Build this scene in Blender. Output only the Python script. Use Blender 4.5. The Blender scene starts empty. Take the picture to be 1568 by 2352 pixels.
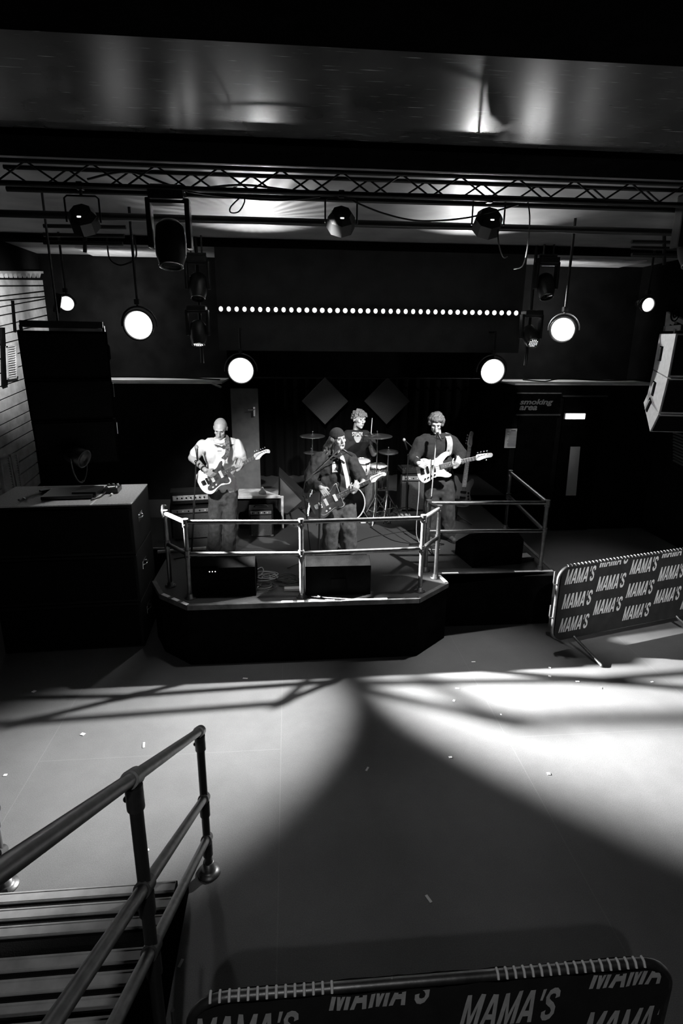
import bpy, bmesh, math, random
import numpy as np
from mathutils import Vector, Matrix, noise
from mathutils.bvhtree import BVHTree
random.seed(7)
S = bpy.context.scene
COL = S.collection
R = math.radians

# ------------------------------------------------------------------ camera
F_PX = 1320.0; PITCH = R(16.3); YAW = R(5.2); ROLL = math.atan(.0100); EYE = 3.35
fw = Vector((math.sin(YAW)*math.cos(PITCH), math.cos(YAW)*math.cos(PITCH), -math.sin(PITCH)))
r0 = Vector((math.cos(YAW), -math.sin(YAW), 0)); u0 = r0.cross(fw)
rt = r0*math.cos(ROLL) + u0*math.sin(ROLL); up = rt.cross(fw)
CAM = Vector((0, 0, EYE))
cd = bpy.data.cameras.new('camera'); cam = bpy.data.objects.new('camera', cd); COL.objects.link(cam)
cam.matrix_world = Matrix(((rt.x, up.x, -fw.x, 0), (rt.y, up.y, -fw.y, 0), (rt.z, up.z, -fw.z, EYE), (0, 0, 0, 1)))
cd.sensor_fit = 'HORIZONTAL'; cd.sensor_width = 24.0; cd.lens = 24.0*F_PX/1568.0
cd.clip_start = .05; cd.clip_end = 100
S.camera = cam

def ray(x, y): return fw*F_PX + rt*(x-784) - up*(y-1176)
def at(x, y, Y):                       # point of the photo at depth Y
    d = ray(x, y); return CAM + d*(Y/d.y)
def onz(x, y, z):
    d = ray(x, y); return CAM + d*((z-EYE)/d.z)
def onx(x, y, X):
    d = ray(x, y); return CAM + d*(X/d.x)

# ------------------------------------------------------------------ world, exposure
w = bpy.data.worlds.new('World'); S.world = w; w.use_nodes = True
w.node_tree.nodes['Background'].inputs[0].default_value = (1, 1, 1, 1)
w.node_tree.nodes['Background'].inputs[1].default_value = .0006
S.view_settings.view_transform = 'Standard'; S.view_settings.look = 'None'
S.view_settings.gamma = 1; S.view_settings.use_curve_mapping = False
S.view_settings.exposure = 2.0
S.cycles.use_denoising = True
S.cycles.max_bounces = 6
S.cycles.volume_bounces = 0

# ------------------------------------------------------------------ lights
def spot(name, loc, target, power, angle, blend=.5, radius=.06, gobo=None, sx=1.0):
    l = bpy.data.lights.new(name, 'SPOT'); l.energy = power; l.spot_size = R(angle); l.spot_blend = blend
    l.shadow_soft_size = radius
    o = bpy.data.objects.new(name, l); COL.objects.link(o)
    o.location = loc
    o.rotation_euler = (Vector(target)-Vector(loc)).to_track_quat('-Z', 'Y').to_euler()
    o.scale = (sx, 1, 1)
    if gobo:
        l.use_nodes = True; nt = l.node_tree; em = nt.nodes['Emission']
        tc = nt.nodes.new('ShaderNodeTexCoord'); sp = nt.nodes.new('ShaderNodeSeparateXYZ')
        nt.links.new(tc.outputs['Normal'], sp.inputs[0])
        a = nt.nodes.new('ShaderNodeMath'); a.operation = 'ARCTAN2'
        nt.links.new(sp.outputs['Y'], a.inputs[0]); nt.links.new(sp.outputs['X'], a.inputs[1])
        m = nt.nodes.new('ShaderNodeMath'); m.operation = 'MULTIPLY'; m.inputs[1].default_value = gobo
        nt.links.new(a.outputs[0], m.inputs[0])
        s = nt.nodes.new('ShaderNodeMath'); s.operation = 'SINE'; nt.links.new(m.outputs[0], s.inputs[0])
        q = nt.nodes.new('ShaderNodeMapRange'); q.inputs[1].default_value = -.6; q.inputs[2].default_value = .8
        q.inputs[3].default_value = .55; q.inputs[4].default_value = 1.3
        nt.links.new(s.outputs[0], q.inputs[0]); nt.links.new(q.outputs[0], em.inputs['Strength'])
    return o
# the lamp right of the header throws the left pool, a lamp on the subwoofers the right one: they cross over the guard rail
spot('spot_light', (3.36, 7.04, 3.5), (-1.15, 4.25, 0), 2700, 27, 1, .06)
spot('spot_light', (-2.2, 6.32, 2.12), (4.5, 4.1, 0), 8200, 37, 1, .05)
spot('spot_light', (2.1, 5.9, 4.15), (2.0, 5.3, 0), 110, 40, 1, .06)
spot('spot_light', (-.3, 5.7, 4.15), (-.5, 5.2, 0), 30, 36, 1, .06)
# key lights for the players, unseen lamps in front of the truss
spot('spot_light', (-1.9, 3.4, 3.95), (-.75, 7.3, 1.75), 270, 24, .6, .1)
spot('spot_light', (2.6, 4.6, 4.45), (1.2, 7.6, 1.75), 420, 44, .6, .05)
spot('spot_light', (.3, 5.2, 4.4), (1.1, 9.2, 1.65), 170, 36, .6, .05)
# unseen spots added to brighten the banners and the near stair
spot('spot_light', (2.2, 1.2, 4.55), (4.0, 5.9, .7), 330, 22, .8, .05)
spot('spot_light', (-.2, -1.4, 4.45), (0, 1.7, .6), 30, 66, .8, .05)
# small unseen spot added to brighten the subwoofer board
spot('spot_light', (-1.2, 7.2, 3.3), (-2.2, 6.5, 1.7), 26, 50, .9, .04)
# heads pointing up at the ceiling
spot('spot_light', (-.35, 9.0, 3.6), (-.45, 7.75, 4.8), 90, 68, 1, .03, gobo=36)
spot('spot_light', (2.6, 8.8, 3.65), (2.4, 7.55, 4.8), 95, 68, 1, .03)
spot('spot_light', (-.9, 5.9, 4.2), (-.9, 4.3, 4.8), .7, 100, 1, .12)  # weak spot added to lift the near ceiling, no head there
spot('spot_light', (2.3, 5.9, 4.2), (2.2, 4.2, 4.8), 2.0, 80, 1, .12)  # likewise added, for the bright patches of the near ceiling
# spot added near the truss to brighten the doors and notice
spot('spot_light', (3.3, 5.7, 4.3), (4.25, 9.97, 2.0), 45, 26, .8, .03)
# unseen spot added to light the left wall planks
spot('spot_light', (-3.1, 7.6, 4.15), (-4.3, 8.5, 3.75), 110, 76, .6, .04)
spot('spot_light', (1.6, 7.6, 4.2), (4.1, 6.95, 3.2), 130, 34, .6, .04)  # another unseen spot, added to brighten the side of the right array
# unseen fill spots added to brighten the ledges and the wall behind
for x_, p_ in ((-2.9, 12), (4.6, 12)):
    spot('ledge_fill', (x_, 10.2, 3.8), (x_, 11.2, 3.8), p_, 165, .3, .05)

# ------------------------------------------------------------------ materials
MATS = {}
def mat(name, val, rough=.6, metal=0, noise_amt=0, noise_scale=8, bump=0, bump_scale=60, spec=.5, sheen=0):
    if name in MATS: return MATS[name]
    m = bpy.data.materials.new(name); m.use_nodes = True; nt = m.node_tree; b = nt.nodes['Principled BSDF']
    b.inputs['Base Color'].default_value = (val, val, val, 1); b.inputs['Roughness'].default_value = rough
    b.inputs['Metallic'].default_value = metal; b.inputs['Specular IOR Level'].default_value = spec
    tc = nt.nodes.new('ShaderNodeTexCoord')
    n = nt.nodes.new('ShaderNodeTexNoise'); n.inputs['Scale'].default_value = noise_scale; n.inputs['Detail'].default_value = 5
    nt.links.new(tc.outputs['Object'], n.inputs['Vector'])
    mr = nt.nodes.new('ShaderNodeMapRange'); a = max(noise_amt, .04)
    mr.inputs[1].default_value = .3; mr.inputs[2].default_value = .7
    mr.inputs[3].default_value = val*(1-a); mr.inputs[4].default_value = val*(1+a)
    nt.links.new(n.outputs['Fac'], mr.inputs[0]); nt.links.new(mr.outputs[0], b.inputs['Base Color'])
    if bump:
        n2 = nt.nodes.new('ShaderNodeTexNoise'); n2.inputs['Scale'].default_value = bump_scale; n2.inputs['Detail'].default_value = 3
        nt.links.new(tc.outputs['Object'], n2.inputs['Vector'])
        bp = nt.nodes.new('ShaderNodeBump'); bp.inputs['Strength'].default_value = bump; bp.inputs['Distance'].default_value = .01
        nt.links.new(n2.outputs['Fac'], bp.inputs['Height']); nt.links.new(bp.outputs[0], b.inputs['Normal'])
    MATS[name] = m; return m
def emit(name, strength):
    if name in MATS: return MATS[name]
    m = bpy.data.materials.new(name); m.use_nodes = True; b = m.node_tree.nodes['Principled BSDF']
    b.inputs['Base Color'].default_value = (.8, .8, .8, 1)
    b.inputs['Emission Color'].default_value = (1, 1, 1, 1); b.inputs['Emission Strength'].default_value = strength
    MATS[name] = m; return m
black = mat('black_paint', .004, 1, spec=0, noise_amt=.3, bump=.15)
blackwall = mat('black_wall', .009, 1, spec=.05, noise_amt=.35, noise_scale=3, bump=.2, bump_scale=25)
carpet = mat('stage_carpet', .045, .95, noise_amt=.35, noise_scale=120, bump=.5, bump_scale=300)
lipmat = mat('worn_edge_metal', .08, .5, .4, .5, 9)
steel = mat('galvanised_steel', .14, .42, .85, .25, 20, bump=.05)
chrome = mat('chrome', .75, .15, 1)
alu = mat('aluminium', .55, .45, .75, .25, 14, bump=.08)
tape = mat('white_tape', .75, .6)
grille = mat('speaker_grille', .003, .8, spec=.1, bump=.6, bump_scale=240)
cabpaint = mat('speaker_paint', .35, .55, noise_amt=.12, noise_scale=20, bump=.2)
fixmat = mat('fixture_black', .015, .35)
glass = mat('lens_glass', .02, .05, spec=1)
lamp = emit('lamp_lens', .9)
led = emit('led_lens', .8)
smallled = emit('indicator_light', 1.5)
exitm = emit('exit_light_panel', 1)
tolex = mat('amp_tolex', .008, .8, spec=.2, bump=.4, bump_scale=120)
ampcloth = mat('amp_grille_cloth', .045, .8, noise_amt=.4, noise_scale=90)
skin = mat('skin', .42, .5, noise_amt=.06, noise_scale=12)
whitetee = mat('white_cotton', .74, .85, noise_amt=.05, noise_scale=10, bump=.2)
denim = mat('dark_denim', .065, .9, noise_amt=.35, noise_scale=22, bump=.3)
darkcloth = mat('black_cloth', .01, .9, noise_amt=.3, noise_scale=10, bump=.3)
jacket = mat('dark_jacket', .021, .85, noise_amt=.4, noise_scale=25, bump=.35)
sweater = mat('charcoal_sweater', .017, .95, noise_amt=.25, noise_scale=40, bump=.35)
knit = mat('knitted_wool', .012, .95, noise_amt=.3, noise_scale=60, bump=.6, bump_scale=150)
hairlight = mat('fair_hair', .13, .6, noise_amt=.5, noise_scale=60, bump=.6, bump_scale=90)
hairdark = mat('brown_hair', .12, .6, noise_amt=.5, noise_scale=60, bump=.6, bump_scale=90)
stubble = mat('shaved_hair', .37, .7, noise_amt=.15, noise_scale=90)
printdark = mat('dark_print', .06, .8)
printlight = mat('light_print', .6, .8)
gtrwhite = mat('white_lacquer', .8, .25)
gtrdark = mat('dark_lacquer', .035, .2)
pearl = mat('pearloid', .7, .3, noise_amt=.28, noise_scale=38)
guard = mat('tortoise_pickguard', .05, .3, noise_amt=.6, noise_scale=25)
rosewood = mat('rosewood', .06, .5, noise_amt=.3, noise_scale=30)
maple = mat('maple', .6, .4, noise_amt=.1, noise_scale=15)
drumwhite = mat('white_drum_shell', .75, .25)
bronze = mat('cymbal_bronze', .17, .3, .9)
paper = mat('paper', .8, .8)
papergrey = mat('notice_paper', .75, .8)
signtxt = mat('sign_lettering', .2, .8)
foam = mat('foam_panel', .11, .95, noise_amt=.2, noise_scale=60, bump=.5, bump_scale=200)
banner = mat('banner_fabric', .009, .85, noise_amt=.45, noise_scale=9, bump=.15)
lettering = mat('banner_lettering', .5, .8, noise_amt=.12, noise_scale=30)
cablemat = mat('black_cable', .02, .5)
cablelight = mat('grey_cable', .45, .5)
plank = mat('painted_planks', .5, .7, noise_amt=.25, noise_scale=6, bump=.25)
plankgap = mat('plank_shadow_gap', .02, .9)
doorm = mat('door_paint', .09, .6, noise_amt=.2)
rubber = mat('black_rubber', .015, .8)
flightboard = mat('flight_case_board', .42, .5, noise_amt=.25, noise_scale=60)

# ------------------------------------------------------------------ mesh building
class MB:
    def __init__(s): s.v = []; s.f = []; s.sm = []
    def add(s, vs, fs, smooth=False, M=None):
        k = len(s.v)
        s.v += [(M @ Vector(v)) if M is not None else Vector(v) for v in vs]
        s.f += [tuple(i+k for i in f) for f in fs]; s.sm += [smooth]*len(fs); return s
    def box(s, c, sz, rot=(0, 0, 0), bev=0, M=None):
        from mathutils import Euler
        T = Matrix.Translation(Vector(c)) @ Euler(rot).to_matrix().to_4x4()
        if M is not None: T = M @ T
        hx, hy, hz = [d/2 for d in sz]
        if bev <= 0:
            vs = [(x*hx, y*hy, z*hz) for z in (-1, 1) for y in (-1, 1) for x in (-1, 1)]
            return s.add(vs, [(0, 2, 3, 1), (4, 5, 7, 6), (0, 1, 5, 4), (2, 6, 7, 3), (0, 4, 6, 2), (1, 3, 7, 5)], False, T)
        bm = bmesh.new(); bmesh.ops.create_cube(bm, size=1, matrix=Matrix.Diagonal((sz[0], sz[1], sz[2], 1)))
        bmesh.ops.bevel(bm, geom=bm.edges[:], offset=min(bev, min(sz)*.45), segments=2, affect='EDGES', profile=.7)
        bm.verts.index_update()
        s.add([v.co.copy() for v in bm.verts], [[v.index for v in f.verts] for f in bm.faces], False, T); bm.free(); return s
    def cyl(s, p0, p1, r0, r1=None, n=16, cap=True):
        p0 = Vector(p0); p1 = Vector(p1); r1 = r0 if r1 is None else r1
        q = (p1-p0).to_track_quat('Z', 'Y'); vs = []; fs = []
        for p, r in ((p0, r0), (p1, r1)):
            for i in range(n):
                a = 2*math.pi*i/n; vs.append(p + q @ Vector((r*math.cos(a), r*math.sin(a), 0)))
        fs = [(i, (i+1) % n, n+(i+1) % n, n+i) for i in range(n)]
        s.add(vs, fs, True)
        if cap: s.add(vs[:n][::-1], [tuple(range(n))]); s.add(vs[n:], [tuple(range(n))])
        return s
    def tube(s, pts, r, n=8, closed=False):
        pts = [Vector(p) for p in pts]; N = len(pts); vs = []; fs = []; prev = None
        for i, p in enumerate(pts):
            a = pts[(i-1) % N] if (closed or i > 0) else p; b = pts[(i+1) % N] if (closed or i < N-1) else p
            t = (b-a).normalized()
            if prev is None: x = t.orthogonal().normalized()
            else: x = (prev - t*prev.dot(t)).normalized()
            prev = x; y = t.cross(x); rr = r(i/(N-1)) if callable(r) else r
            for k in range(n):
                an = 2*math.pi*k/n; vs.append(p + (x*math.cos(an)+y*math.sin(an))*rr)
        for i in range(N if closed else N-1):
            j = (i+1) % N
            for k in range(n): fs.append((i*n+k, i*n+(k+1) % n, j*n+(k+1) % n, j*n+k))
        s.add(vs, fs, True)
        if not closed: s.add(vs[:n][::-1], [tuple(range(n))]); s.add(vs[-n:], [tuple(range(n))])
        return s
    def lathe(s, prof, n=24, M=None, smooth=True):
        vs = []; fs = []
        for (r, z) in prof:
            for i in range(n): a = 2*math.pi*i/n; vs.append((r*math.cos(a), r*math.sin(a), z))
        for j in range(len(prof)-1):
            for i in range(n): fs.append((j*n+i, j*n+(i+1) % n, (j+1)*n+(i+1) % n, (j+1)*n+i))
        return s.add(vs, fs, smooth, M)
    def ell(s, c, r, M=None, n=14):
        if not hasattr(r, '__len__'): r = (r, r, r)
        T = Matrix.Translation(Vector(c)) @ Matrix.Diagonal((r[0], r[1], r[2], 1))
        if M is not None: T = M @ T
        vs = [(0, 0, 1)]; m = n//2+1; fs = []
        for j in range(1, m):
            t = math.pi*j/m
            for i in range(n): a = 2*math.pi*i/n; vs.append((math.sin(t)*math.cos(a), math.sin(t)*math.sin(a), math.cos(t)))
        vs.append((0, 0, -1)); L = len(vs)-1
        for i in range(n): fs.append((0, 1+i, 1+(i+1) % n)); fs.append((L, L-n+(i+1) % n, L-n+i))
        for j in range(m-2):
            for i in range(n): a = 1+j*n; fs.append((a+i, a+n+i, a+n+(i+1) % n, a+(i+1) % n))
        return s.add(vs, fs, True, T)
    def prism(s, poly, z0, z1, M=None, bev=0):
        n = len(poly)
        area = sum(poly[i][0]*poly[(i+1) % n][1]-poly[(i+1) % n][0]*poly[i][1] for i in range(n))
        if area < 0: poly = poly[::-1]
        bm = bmesh.new()
        lo = [bm.verts.new((p[0], p[1], z0)) for p in poly]; hi = [bm.verts.new((p[0], p[1], z1)) for p in poly]
        bm.faces.new(lo[::-1]); bm.faces.new(hi)
        for i in range(n): bm.faces.new((lo[i], lo[(i+1) % n], hi[(i+1) % n], hi[i]))
        if bev:
            es = [e for e in bm.edges if abs(e.verts[0].co.z-e.verts[1].co.z) < 1e-6]
            bmesh.ops.bevel(bm, geom=es, offset=bev, segments=3, affect='EDGES', profile=.6)
        bmesh.ops.triangulate(bm, faces=[f for f in bm.faces if len(f.verts) > 4])
        bm.verts.index_update()
        s.add([v.co.copy() for v in bm.verts], [[v.index for v in f.verts] for f in bm.faces], False, M); bm.free(); return s
    def cap(s, p0, r0, p1, r1, n=12):            # tapered capsule
        s.cyl(p0, p1, r0, r1, n); s.ell(p0, r0*1.0, n=n); s.ell(p1, r1*1.0, n=n); return s
    def mesh(s, name):
        me = bpy.data.meshes.new(name); me.from_pydata([tuple(v) for v in s.v], [], s.f)
        me.polygons.foreach_set('use_smooth', s.sm); me.update(); return me
    def build(s, name, m, parent=None, label=None):
        me = s.mesh(name); me.materials.append(m); return link(name, me, parent, label)
def link(name, me, parent=None, label=None):
    o = bpy.data.objects.new(name, me); COL.objects.link(o)
    if parent is not None: o.parent = parent; o.matrix_parent_inverse = root_inv(parent)
    if label: o['label'] = label
    return o
def root_inv(p):
    M = Matrix.Identity(4); q = p
    while q is not None:
        M = (Matrix.Translation(q.location) @ q.rotation_euler.to_matrix().to_4x4()) @ (q.matrix_parent_inverse if q.parent else Matrix.Identity(4)) if False else M
        q = q.parent
    return world_of(p).inverted()
def world_of(o):
    L = Matrix.Translation(o.location) @ o.rotation_euler.to_matrix().to_4x4()
    return (world_of(o.parent) @ o.matrix_parent_inverse @ L) if o.parent else L
def tag(o, label, cat, group=None):
    o['label'] = label; o['category'] = cat
    if group: o['group'] = group
    return o
def thing(name, label, cat, loc=(0, 0, 0), group=None):
    o = bpy.data.objects.new(name, None); COL.objects.link(o); o.location = loc; o.empty_display_size = .1
    return tag(o, label, cat, group)
def struct(name, mb, m):
    o = mb.build(name, m); o['kind'] = 'structure'; return o
def frame(o, x, z):                                # matrix: local x axis, local z axis (face), origin
    x = Vector(x).normalized(); z = Vector(z); z = (z - x*z.dot(x)).normalized(); y = z.cross(x)
    return Matrix(((x.x, y.x, z.x, o[0]), (x.y, y.y, z.y, o[1]), (x.z, y.z, z.z, o[2]), (0, 0, 0, 1)))
def smooth_poly(pts, k=5):                          # closed Catmull-Rom
    out = []; n = len(pts)
    for i in range(n):
        p0, p1, p2, p3 = [Vector(pts[(i+j-1) % n]) for j in range(4)]
        for s_ in range(k):
            t = s_/k
            out.append(tuple(.5*((2*p1)+(-p0+p2)*t+(2*p0-5*p1+4*p2-p3)*t*t+(-p0+3*p1-3*p2+p3)*t**3)))
    return out
def spline(pts, k=6):
    pts = [Vector(p) for p in pts]; P = [pts[0]]+pts+[pts[-1]]; out = []
    for i in range(len(pts)-1):
        p0, p1, p2, p3 = P[i:i+4]
        for s_ in range(k):
            t = s_/k; out.append(.5*((2*p1)+(-p0+p2)*t+(2*p0-5*p1+4*p2-p3)*t*t+(-p0+3*p1-3*p2+p3)*t**3))
    out.append(pts[-1]); return out
def text_mesh(body, height, sx=1.0, shear=0.0, bold=0.0, space=1.0):   # flat triangulated glyphs in xy
    c = bpy.data.curves.new('text', 'FONT'); c.body = body; c.size = 1; c.offset = bold; c.shear = shear; c.space_character = space
    c.resolution_u = 4; c.fill_mode = 'FRONT'
    o = bpy.data.objects.new('text', c); COL.objects.link(o)
    bpy.context.view_layer.update()
    me = bpy.data.meshes.new_from_object(o.evaluated_get(bpy.context.evaluated_depsgraph_get()))
    bpy.data.objects.remove(o)
    vs = [v.co.copy() for v in me.vertices]; fs = [tuple(p.vertices) for p in me.polygons]
    x0 = min(v.x for v in vs); x1 = max(v.x for v in vs); y0 = min(v.y for v in vs); y1 = max(v.y for v in vs)
    k = height/(y1-y0)
    return [((v.x-x0)*k*sx, (v.y-y0)*k, 0) for v in vs], fs, (x1-x0)*k*sx

def block_word(h, shear=.15):            # condensed block capitals MAMA'S as flat polygons
    V = []; Fc = []; x = 0
    def poly(pts, x0, w): 
        k = len(V); V.extend([((x0+a*w+shear*b)*h, b*h, 0) for a, b in pts]); Fc.append(tuple(range(k, k+len(pts))))
    for ch, w in (('M', .42), ('A', .37), ('M', .42), ('A', .37), ("'", .09), ('S', .33)):
        if ch == 'M':
            poly([(0, 0), (.23, 0), (.23, 1), (0, 1)], x, w); poly([(.77, 0), (1, 0), (1, 1), (.77, 1)], x, w)
            poly([(.23, 1), (.23, .62), (.41, 0), (.5, 0), (.5, .30)], x, w); poly([(.77, 1), (.5, .30), (.5, 0), (.59, 0), (.77, .62)], x, w)
        elif ch == 'A':
            poly([(0, 0), (.26, 0), (.52, .82), (.50, 1), (.34, 1)], x, w); poly([(1, 0), (.66, 1), (.50, 1), (.48, .82), (.74, 0)], x, w); poly([(.26, .2), (.74, .2), (.70, .37), (.30, .37)], x, w)
        elif ch == "'": poly([(.1, .66), (.7, .66), (1, 1), (.1, 1)], x, w)
        else:
            c = [(.86, .70), (.82, .84), (.66, .91), (.45, .92), (.24, .87), (.15, .74), (.22, .61), (.42, .53), (.64, .46), (.82, .35), (.85, .22), (.74, .11), (.52, .08), (.3, .10), (.16, .19), (.13, .31)]
            for i in range(len(c)-1):
                a, b_ = Vector(c[i]), Vector(c[i+1]); p_ = Vector(c[max(i-1, 0)]); n_ = Vector(c[min(i+2, len(c)-1)])
                ta = (b_-p_).normalized(); tb = (n_-a).normalized(); na = Vector((-ta.y*.15, ta.x*.09)); nb_ = Vector((-tb.y*.15, tb.x*.09))
                poly([tuple(a+na), tuple(a-na), tuple(b_-nb_), tuple(b_+nb_)], x, w)
        x += w+.045
    return V, Fc, x*h

# ------------------------------------------------------------------ setting
XL, XR, YB, ZC = -4.3, 6.7, 11.2, 4.80
# dance floor with seams and scuffs
fm = bpy.data.materials.new('vinyl_floor'); fm.use_nodes = True; nt = fm.node_tree; b = nt.nodes['Principled BSDF']
tc = nt.nodes.new('ShaderNodeTexCoord')
n1 = nt.nodes.new('ShaderNodeTexNoise'); n1.inputs['Scale'].default_value = 1.2; n1.inputs['Detail'].default_value = 8; n1.inputs['Roughness'].default_value = .7
n2 = nt.nodes.new('ShaderNodeTexNoise'); n2.inputs['Scale'].default_value = 160; n2.inputs['Detail'].default_value = 2
nt.links.new(tc.outputs['Object'], n1.inputs['Vector']); nt.links.new(tc.outputs['Object'], n2.inputs['Vector'])
mr = nt.nodes.new('ShaderNodeMapRange'); mr.inputs[1].default_value = .3; mr.inputs[2].default_value = .7; mr.inputs[3].default_value = .10; mr.inputs[4].default_value = .14
nt.links.new(n1.outputs['Fac'], mr.inputs[0])
m2 = nt.nodes.new('ShaderNodeMapRange'); m2.inputs[1].default_value = .3; m2.inputs[2].default_value = .7; m2.inputs[3].default_value = .8; m2.inputs[4].default_value = 1.2
nt.links.new(n2.outputs['Fac'], m2.inputs[0])
mu = nt.nodes.new('ShaderNodeMath'); mu.operation = 'MULTIPLY'; nt.links.new(mr.outputs[0], mu.inputs[0]); nt.links.new(m2.outputs[0], mu.inputs[1])
br = nt.nodes.new('ShaderNodeTexBrick'); br.offset = .5; br.inputs['Scale'].default_value = 1; br.inputs['Mortar Size'].default_value = .004
br.inputs['Brick Width'].default_value = 4.0; br.inputs['Row Height'].default_value = 2.0; br.inputs['Mortar Smooth'].default_value = .3
mp = nt.nodes.new('ShaderNodeMapping'); mp.inputs['Rotation'].default_value = (0, 0, R(90)); mp.inputs['Location'].default_value = (.2, .12, 0)
nt.links.new(tc.outputs['Object'], mp.inputs[0]); nt.links.new(mp.outputs[0], br.inputs['Vector'])
mx = nt.nodes.new('ShaderNodeMath'); mx.operation = 'MULTIPLY_ADD'; mx.inputs[1].default_value = .03
nt.links.new(br.outputs['Fac'], mx.inputs[0]); nt.links.new(mu.outputs[0], mx.inputs[2]); nt.links.new(mx.outputs[0], b.inputs['Base Color'])
b.inputs['Roughness'].default_value = .55
struct('floor', MB().box((1.2, 3.6, -.05), (13, 17, .1)), fm)

# ceiling: dark gloss panels
cm = bpy.data.materials.new('ceiling_gloss'); cm.use_nodes = True; nt = cm.node_tree; b = nt.nodes['Principled BSDF']
tc = nt.nodes.new('ShaderNodeTexCoord'); n1 = nt.nodes.new('ShaderNodeTexNoise'); n1.inputs['Scale'].default_value = 2.0; n1.inputs['Detail'].default_value = 8
nt.links.new(tc.outputs['Object'], n1.inputs['Vector'])
mr = nt.nodes.new('ShaderNodeMapRange'); mr.inputs[1].default_value = .3; mr.inputs[2].default_value = .7; mr.inputs[3].default_value = .035; mr.inputs[4].default_value = .07
nt.links.new(n1.outputs['Fac'], mr.inputs[0])
# scratches
mp = nt.nodes.new('ShaderNodeMapping'); mp.inputs['Rotation'].default_value = (0, 0, R(-35)); mp.inputs['Scale'].default_value = (4, 90, 1)
n3 = nt.nodes.new('ShaderNodeTexNoise'); n3.inputs['Scale'].default_value = 1; n3.inputs['Detail'].default_value = 4
nt.links.new(tc.outputs['Object'], mp.inputs[0]); nt.links.new(mp.outputs[0], n3.inputs['Vector'])
m3 = nt.nodes.new('ShaderNodeMapRange'); m3.inputs[1].default_value = .66; m3.inputs[2].default_value = .74; m3.inputs[3].default_value = 0; m3.inputs[4].default_value = .5
nt.links.new(n3.outputs['Fac'], m3.inputs[0])
ad = nt.nodes.new('ShaderNodeMath'); ad.operation = 'ADD'; nt.links.new(mr.outputs[0], ad.inputs[0]); nt.links.new(m3.outputs[0], ad.inputs[1])
nt.links.new(ad.outputs[0], b.inputs['Base Color'])
b.inputs['Roughness'].default_value = .27; b.inputs['Specular IOR Level'].default_value = .14
struct('ceiling', MB().box((1.2, .5, ZC+.05), (13, 8.8, .1)), cm)
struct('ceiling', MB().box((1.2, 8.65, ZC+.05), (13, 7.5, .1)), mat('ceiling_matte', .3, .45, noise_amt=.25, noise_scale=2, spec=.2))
struct('wall_back', MB().box(((XL+XR)/2, YB+.05+2.2, ZC/2), (XR-XL+.4, .1, ZC)), blackwall)
struct('wall_right', MB().box((XR+.05, 4.5, ZC/2), (.1, 17.8, ZC)), blackwall)
struct('wall_left', MB().box((XL-.05, 4.5, ZC/2), (.1, 17.8, ZC)), blackwall)

# upper back wall on both sides, header over the alcove, door bulkheads with ledge
AX0, AX1 = at(503, 807, 10).x, at(1190, 810, 10).x
hz = at(850, 808, 10).z
struct('trim_1', MB().box(((AX0+XL)/2, YB+.6, ZC/2), (AX0-XL, 1.2, ZC-.002)), blackwall)
struct('trim_2', MB().box(((AX1+XR)/2, YB+.6, ZC/2), (XR-AX1, 1.2, ZC-.002)), blackwall)
struct('trim_3', MB().box(((AX0+AX1)/2, 10.3, (hz+ZC)/2), (AX1-AX0, .6, ZC-hz-.002)), mat('header_paint', .05, .8, noise_amt=.25, noise_scale=3, bump=.2))
LZ = at(850, 879, 10).z
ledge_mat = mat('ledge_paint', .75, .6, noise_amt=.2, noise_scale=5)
struct('trim_4', MB().box(((AX0+XL)/2, 10.6, (LZ-.03)/2), (AX0-XL, 1.2, LZ-.03)), blackwall)
struct('trim_5', MB().box(((AX1+XR)/2+.0, 10.6, (LZ-.03)/2), (XR-AX1, 1.2, LZ-.03)), blackwall)
struct('trim_6', MB().box(((AX0+XL)/2, 10.59, LZ-.015), (AX0-XL+.04, 1.24, .028)), ledge_mat)
struct('trim_7', MB().box(((AX1+XR)/2, 10.59, LZ-.015), (XR-AX1+.04, 1.24, .028)), ledge_mat)
# beams on the ceiling
def beam(name, y0, y1, z0, m=black, x0=XL, x1=XR): return struct(name, MB().box(((x0+x1)/2, (y0+y1)/2, (z0+ZC)/2), (x1-x0, y1-y0, ZC-z0-.002), bev=.01), m)
beam('trim_8', 4.85, 5.36, 4.75)
beam('trim_9', 2.3, 3.26, 4.71)
beam('trim_10', 3.262, 3.33, 4.775, mat('pale_trim', .6, .6))
beam('trim_11', 9.15, 9.40, 4.71)
# pale panels behind the rear beam, painted in for lit patches of ceiling
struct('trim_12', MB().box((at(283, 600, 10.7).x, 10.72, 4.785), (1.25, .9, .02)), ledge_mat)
struct('trim_13', MB().box((at(1360, 618, 10.7).x, 10.72, 4.785), (1.5, .9, .02)), ledge_mat)

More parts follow.
